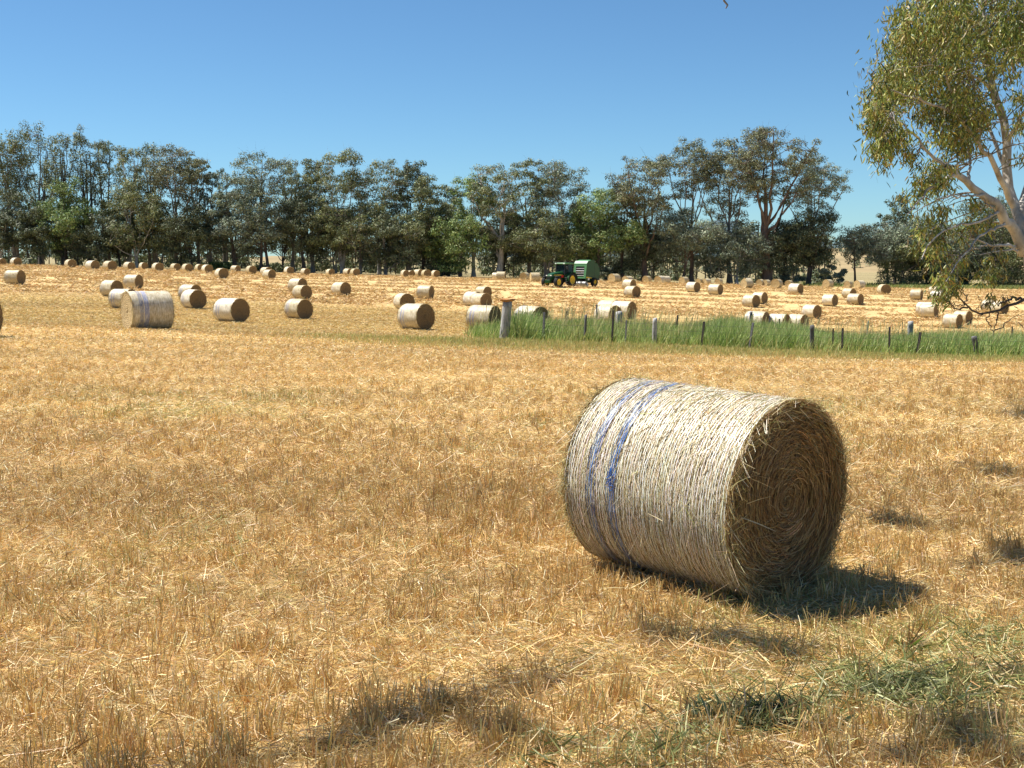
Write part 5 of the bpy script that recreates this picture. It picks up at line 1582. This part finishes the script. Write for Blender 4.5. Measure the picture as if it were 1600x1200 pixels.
def wheel(parent, x, y, r, w, name="wheel", rim_f=.62, lugs=22, lugh=.04):
    e = empty(name, (x, y, r)); e.parent = parent
    rr = r - lugh
    prof = [(-w * .36, r * rim_f * .97), (-w * .5, r * .78), (-w * .47, rr * .95), (-w * .34, rr), (w * .34, rr), (w * .47, rr * .95), (w * .5, r * .78), (w * .36, r * rim_f * .97)]
    mb = MB().lathe_y(prof, 0, 0, 0, 32, closed=False)
    for i in range(lugs):
        for sg in (-1, 1):
            a = 2 * math.pi * (i + (.25 if sg > 0 else -.25)) / lugs
            a2 = a + .10
            def pt(aa, rad, yy): return (rad * math.cos(aa), yy, rad * math.sin(aa))
            b0 = [pt(a, rr * .98, sg * w * .02), pt(a + .05, rr * .98, sg * w * .02), pt(a2 + .06, rr * .96, sg * w * .48), pt(a2, rr * .96, sg * w * .48)]
            b1 = [pt(a, r, sg * w * .02), pt(a + .05, r, sg * w * .02), pt(a2 + .06, r * .985, sg * w * .48), pt(a2, r * .985, sg * w * .48)]
            mb.rings([b0, b1])
    mb.build("tyre", M_RUBBER, e, smooth=False)
    f = r * rim_f
    rb = MB().lathe_y([(-w * .36, f), (-w * .38, f * .9), (-w * .12, f * .78), (-w * .08, f * .45), (-w * .2, f * .36), (-w * .2, .0)], 0, 0, 0, 26, closed=False)
    rb.lathe_y([(w * .36, f), (w * .38, f * .9), (w * .12, f * .78), (w * .08, f * .45), (w * .2, f * .36), (w * .2, .0)], 0, 0, 0, 26, closed=False)
    rb.lathe_y([(-w * .36, f), (w * .36, f)], 0, 0, 0, 26, closed=False)
    rb.build("rim", M_YELLOW, e, smooth=True)
    return e
tractor = empty("tractor", (tx, ty, tz), HEAD, label="green tractor with yellow wheel rims pulling a baler across the far field", category="tractor")
for sy in (1, -1):
    wheel(tractor, 0, sy * .92, .86, .52)
    wheel(tractor, 2.72, sy * .92, .64, .44, lugs=18)
b = MB().box(-.5, 3.2, -.26, .26, .55, 1.0, .04)
b.box(2.55, 2.9, -.75, .75, .52, .74, .03); b.box(-.18, .18, -.75, .75, .7, 1.0, .04); b.box(.9, 1.6, -.5, .5, .5, .95, .06)
b.build("chassis", M_BLACK, tractor)
rs = []
for x_, wd, z0_, z1_ in ((.98, .46, 1.0, 1.86), (1.7, .45, .98, 1.83), (2.5, .43, .96, 1.74), (3.0, .40, .94, 1.63), (3.28, .36, .92, 1.5), (3.36, .30, .95, 1.36)):
    rs.append([(x_, -wd, z0_), (x_, wd, z0_), (x_, wd, z1_ - .22), (x_, wd * .86, z1_ - .06), (x_, wd * .5, z1_), (x_, -wd * .5, z1_), (x_, -wd * .86, z1_ - .06), (x_, -wd, z1_ - .22)])
hood = MB().rings(rs).build("hood", M_GREEN, tractor)
g_ = MB()
for i in range(6):
    g_.box(3.34, 3.385, -.26, .26, .98 + i * .055, 1.015 + i * .055)
g_.build("grille", M_BLACK, hood)
for sy in (1, -1):
    MB().box(3.2, 3.37, sy * .30 - .1, sy * .30 + .1, 1.36, 1.48, .02).build("headlight", M_LAMP, hood)
    MB().box(1.15, 2.9, sy * .452 - .006, sy * .452 + .006, 1.42, 1.52).build("hood_stripe", M_YELLOW, hood)
    MB().box(1.3, 2.3, sy * .455 - .006, sy * .455 + .006, 1.02, 1.34).build("side_vent", M_BLACK, hood)
b = MB().box(3.3, 3.62, -.38, .38, .58, .92, .04)
for i in range(-3, 4):
    b.box(3.6, 3.66, i * .1 - .035, i * .1 + .035, .55, .9)
b.build("front_weight", M_GREEN, tractor)
cab = MB().box(-.62, 1.0, -.72, .72, .98, 1.5, .06).build("cab", M_GREEN, tractor)
rs = []
for px_, py_ in ((-.6, .74), (-.6, -.74), (.45, .78), (.45, -.78), (1.0, .62), (1.0, -.62)):
    tx_ = px_ + (.1 if px_ < 0 else (-.12 if px_ > .9 else 0)); ty_ = py_ * .95
    MB().tube([(px_, py_, 1.45), ((px_ + tx_) / 2 + .0, (py_ + ty_) / 2, 2.1), (tx_, ty_, 2.76)], .045, 6).build("pillar", M_BLACK, cab)
for nm, pts in (("windscreen", [(1.0, -.6, 1.5), (1.0, .6, 1.5), (.88, .57, 2.74), (.88, -.57, 2.74)]), ("rear_window", [(-.6, -.7, 1.5), (-.6, .7, 1.5), (-.5, .67, 2.74), (-.5, -.67, 2.74)]),
                ("door", [(.98, .62, 1.2), (.45, .77, 1.2), (.45, .735, 2.74), (.88, .59, 2.74)]), ("door", [(.98, -.62, 1.2), (.45, -.77, 1.2), (.45, -.735, 2.74), (.88, -.59, 2.74)]),
                ("side_window", [(.45, .77, 1.5), (-.6, .73, 1.5), (-.5, .70, 2.74), (.45, .735, 2.74)]), ("side_window", [(.45, -.77, 1.5), (-.6, -.73, 1.5), (-.5, -.70, 2.74), (.45, -.735, 2.74)])):
    MB().rings([pts, [tuple(np.array(p) * np.array([.985, .985, 1])) for p in pts]]).build(nm, M_GLASS, cab)
MB().box(-.35, .15, -.28, .28, 1.5, 1.68, .05).box(-.42, -.3, -.26, .26, 1.6, 2.25, .04).build("seat", M_BLACK, cab)
MB().tube([(.75, 0, 1.5), (.55, 0, 1.95)], .03).box(.4, .62, -.2, .2, 1.93, 1.98, .01).build("steering_wheel", M_BLACK, cab)
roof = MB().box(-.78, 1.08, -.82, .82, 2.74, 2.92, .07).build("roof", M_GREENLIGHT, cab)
for sy in (.6, -.6):
    MB().box(1.06, 1.12, sy - .1, sy + .1, 2.77, 2.87).build("work_light", M_LAMP, roof)
for sy in (1, -1):
    outer = [(.98 * math.cos(a), .86 + .98 * math.sin(a)) for a in np.linspace(-.15, math.pi + .1, 15)]
    inner = [(.93 * math.cos(a), .86 + .93 * math.sin(a)) for a in np.linspace(math.pi + .1, -.15, 15)]
    MB().prism(outer + inner, sy * .92 - .3, sy * .92 + .3).build("fender", M_GREEN, tractor)
    MB().tube([(2.4, sy * .7, 1.18), (2.72, sy * .92, 1.31)], .03).box(2.3, 3.1, sy * .92 - .22, sy * .92 + .22, 1.30, 1.335, .01).build("front_fender", M_BLACK, tractor)
    MB().tube([(.95, sy * .62, 2.35), (1.1, sy * 1.05, 2.4)], .015).box(1.06, 1.12, sy * 1.05 - .1, sy * 1.05 + .1, 2.15, 2.48, .01).build("mirror", M_BLACK, cab)
for i in range(4):
    pass
b = MB()
for i in range(4):
    b.box(.72, 1.12, .72 + i * -.0, .98, .42 + i * .24, .46 + i * .24)
b.box(.70, .73, .95, .98, .4, 1.2); b.box(1.11, 1.14, .95, .98, .4, 1.2)
b.build("step", M_GREY, tractor)
MB().tube([(1.08, -.52, 1.3), (1.08, -.54, 2.2), (1.02, -.55, 2.95)], [.06, .06, .045], 10).build("exhaust", M_BLACK, tractor)
MB().box(1.15, 1.55, .5, .62, 1.15, 1.45, .02).build("side_box", M_RED, tractor)
MB().box(-.9, -.5, -.3, .3, .5, .62).tube([(-.5, .35, .6), (-1.05, .3, .62)], .05).tube([(-.5, -.35, .6), (-1.05, -.3, .62)], .05).build("hitch", M_BLACK, tractor)

bx, by = tx - 4.35 * math.cos(HEAD), ty - 4.35 * math.sin(HEAD)
baler = empty("round_baler", (bx, by, float(ground_z(bx, by))), HEAD, label="tall green round baler with open pale front, hitched behind the tractor", category="baler")
prof = [(1.05, .62), (1.28, .95), (1.02, 2.62), (.72, 2.92), (.1, 3.05), (-.55, 3.0), (-.55, .62)]
for sy in (1, -1):
    MB().prism(prof, sy * .86, sy * .94).build("side_panel", M_GREEN, baler)
    MB().prism([(1.12, 1.0), (-.5, .86), (-.5, 1.0), (1.1, 1.16)], sy * .945, sy * .955).build("stripe", M_YELLOW, baler)
    MB().prism([(-.62, 2.75), (-1.25, 2.6), (-1.62, 2.1), (-1.7, 1.5), (-1.5, .95), (-.95, .68), (-.62, .72)], sy * .82, sy * .9).build("tailgate_side", M_GREEN, baler)
    MB().tube([(-.58, sy * .9, .7), (-.58, sy * .9, 3.0)], .05).build("hydraulic_ram", M_BLACK, baler)
tg = []
for a in np.linspace(1.25, -1.9, 15):
    tg.append((-.75 - .9 * math.cos(a * .9) * 1.0, 1.7 + 1.05 * math.sin(a)))
MB().prism(tg + [(x_ + .07, z_) for x_, z_ in tg[::-1]], -.82, .82).build("tailgate", M_GREEN, baler)
rs = MB()
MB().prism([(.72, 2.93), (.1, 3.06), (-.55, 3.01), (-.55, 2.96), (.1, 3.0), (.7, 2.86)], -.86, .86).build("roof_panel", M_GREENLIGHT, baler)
def slant(z): return 1.28 - (z - .95) * (.26 / 1.67)
fr = MB()
for y0, y1, z0_, z1_ in ((-.94, -.62, .95, 2.62), (.62, .94, .95, 2.62), (-.62, .62, 2.32, 2.62), (-.62, .62, .95, 1.15)):
    a = [(slant(z0_), y0, z0_), (slant(z0_), y1, z0_), (slant(z1_), y1, z1_), (slant(z1_), y0, z1_)]
    fr.rings([[(x_ - .05, y_, z_) for x_, y_, z_ in a], [(x_ + .012, y_, z_) for x_, y_, z_ in a]])
fr.rings([[(1.02, -.94, 2.625), (1.02, .94, 2.625), (.72, .94, 2.925), (.72, -.94, 2.925)], [(1.06, -.94, 2.65), (1.06, .94, 2.65), (.76, .94, 2.95), (.76, -.94, 2.95)]])
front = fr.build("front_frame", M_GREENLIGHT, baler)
MB().box(.55, .62, -.84, .84, .95, 2.6).build("chamber_dark", M_BLACK, baler)  # black plate stands in for the shade inside the open front
for z_ in (1.28, 1.55, 1.80, 2.08):
    MB().tube([(slant(z_) - .05, -.62, z_), (slant(z_) - .05, .62, z_)], .05 if z_ != 1.80 else .085, 8).build("roller", M_GREY, front)
MB().box(slant(1.9) - .1, slant(1.9) - .04, .15, .6, 1.62, 1.75).build("net_box", M_GREY, front)
pk = MB().lathe_y([(-.95, .0), (-.95, .26), (.95, .26), (.95, 0)], 1.15, 0, .36, 16, closed=False)
for i in range(10):
    for j in range(9):
        a = 2 * math.pi * j / 9 + i * .3
        pk.tube([(1.15 + .25 * math.cos(a), -.85 + i * .19, .36 + .25 * math.sin(a)), (1.15 + .36 * math.cos(a + .2), -.85 + i * .19, .36 + .36 * math.sin(a + .2))], .012, 4)
pk.build("pickup", M_GREY, baler)
for sy in (1, -1):
    wheel(baler, -.15, sy * 1.18, .52, .42, rim_f=.5, lugs=16, lugh=.025)
    mb = MB().lathe_y([(-.05, .0), (-.05, .2), (.05, .2), (.05, 0)], 1.05, sy * 1.08, .21, 14, closed=False); mb.build("gauge_wheel", M_GREY, baler)
MB().box(-.35, .05, -1.0, 1.0, .44, .62, .03).box(-.4, 1.2, -.8, .8, .6, .72, .03).build("axle", M_BLACK, baler)
MB().tube([(1.1, .35, .75), (2.4, .1, .62), (3.75, 0, .58)], .07, 6).tube([(1.1, -.35, .75), (2.4, -.1, .62), (3.75, 0, .58)], .07, 6).tube([(1.0, 0, .95), (3.6, 0, .8)], .05, 8).build("drawbar", M_BLACK, baler)
MB().box(.6, .9, .97, 1.03, .75, .98, .01).build("reflector", M_LAMP, baler)
MB().box(-1.6, -1.45, .8, .84, 1.1, 1.4).build("tail_light", M_RED, baler)

baler.scale = (1.06, 1.0, 1.07)
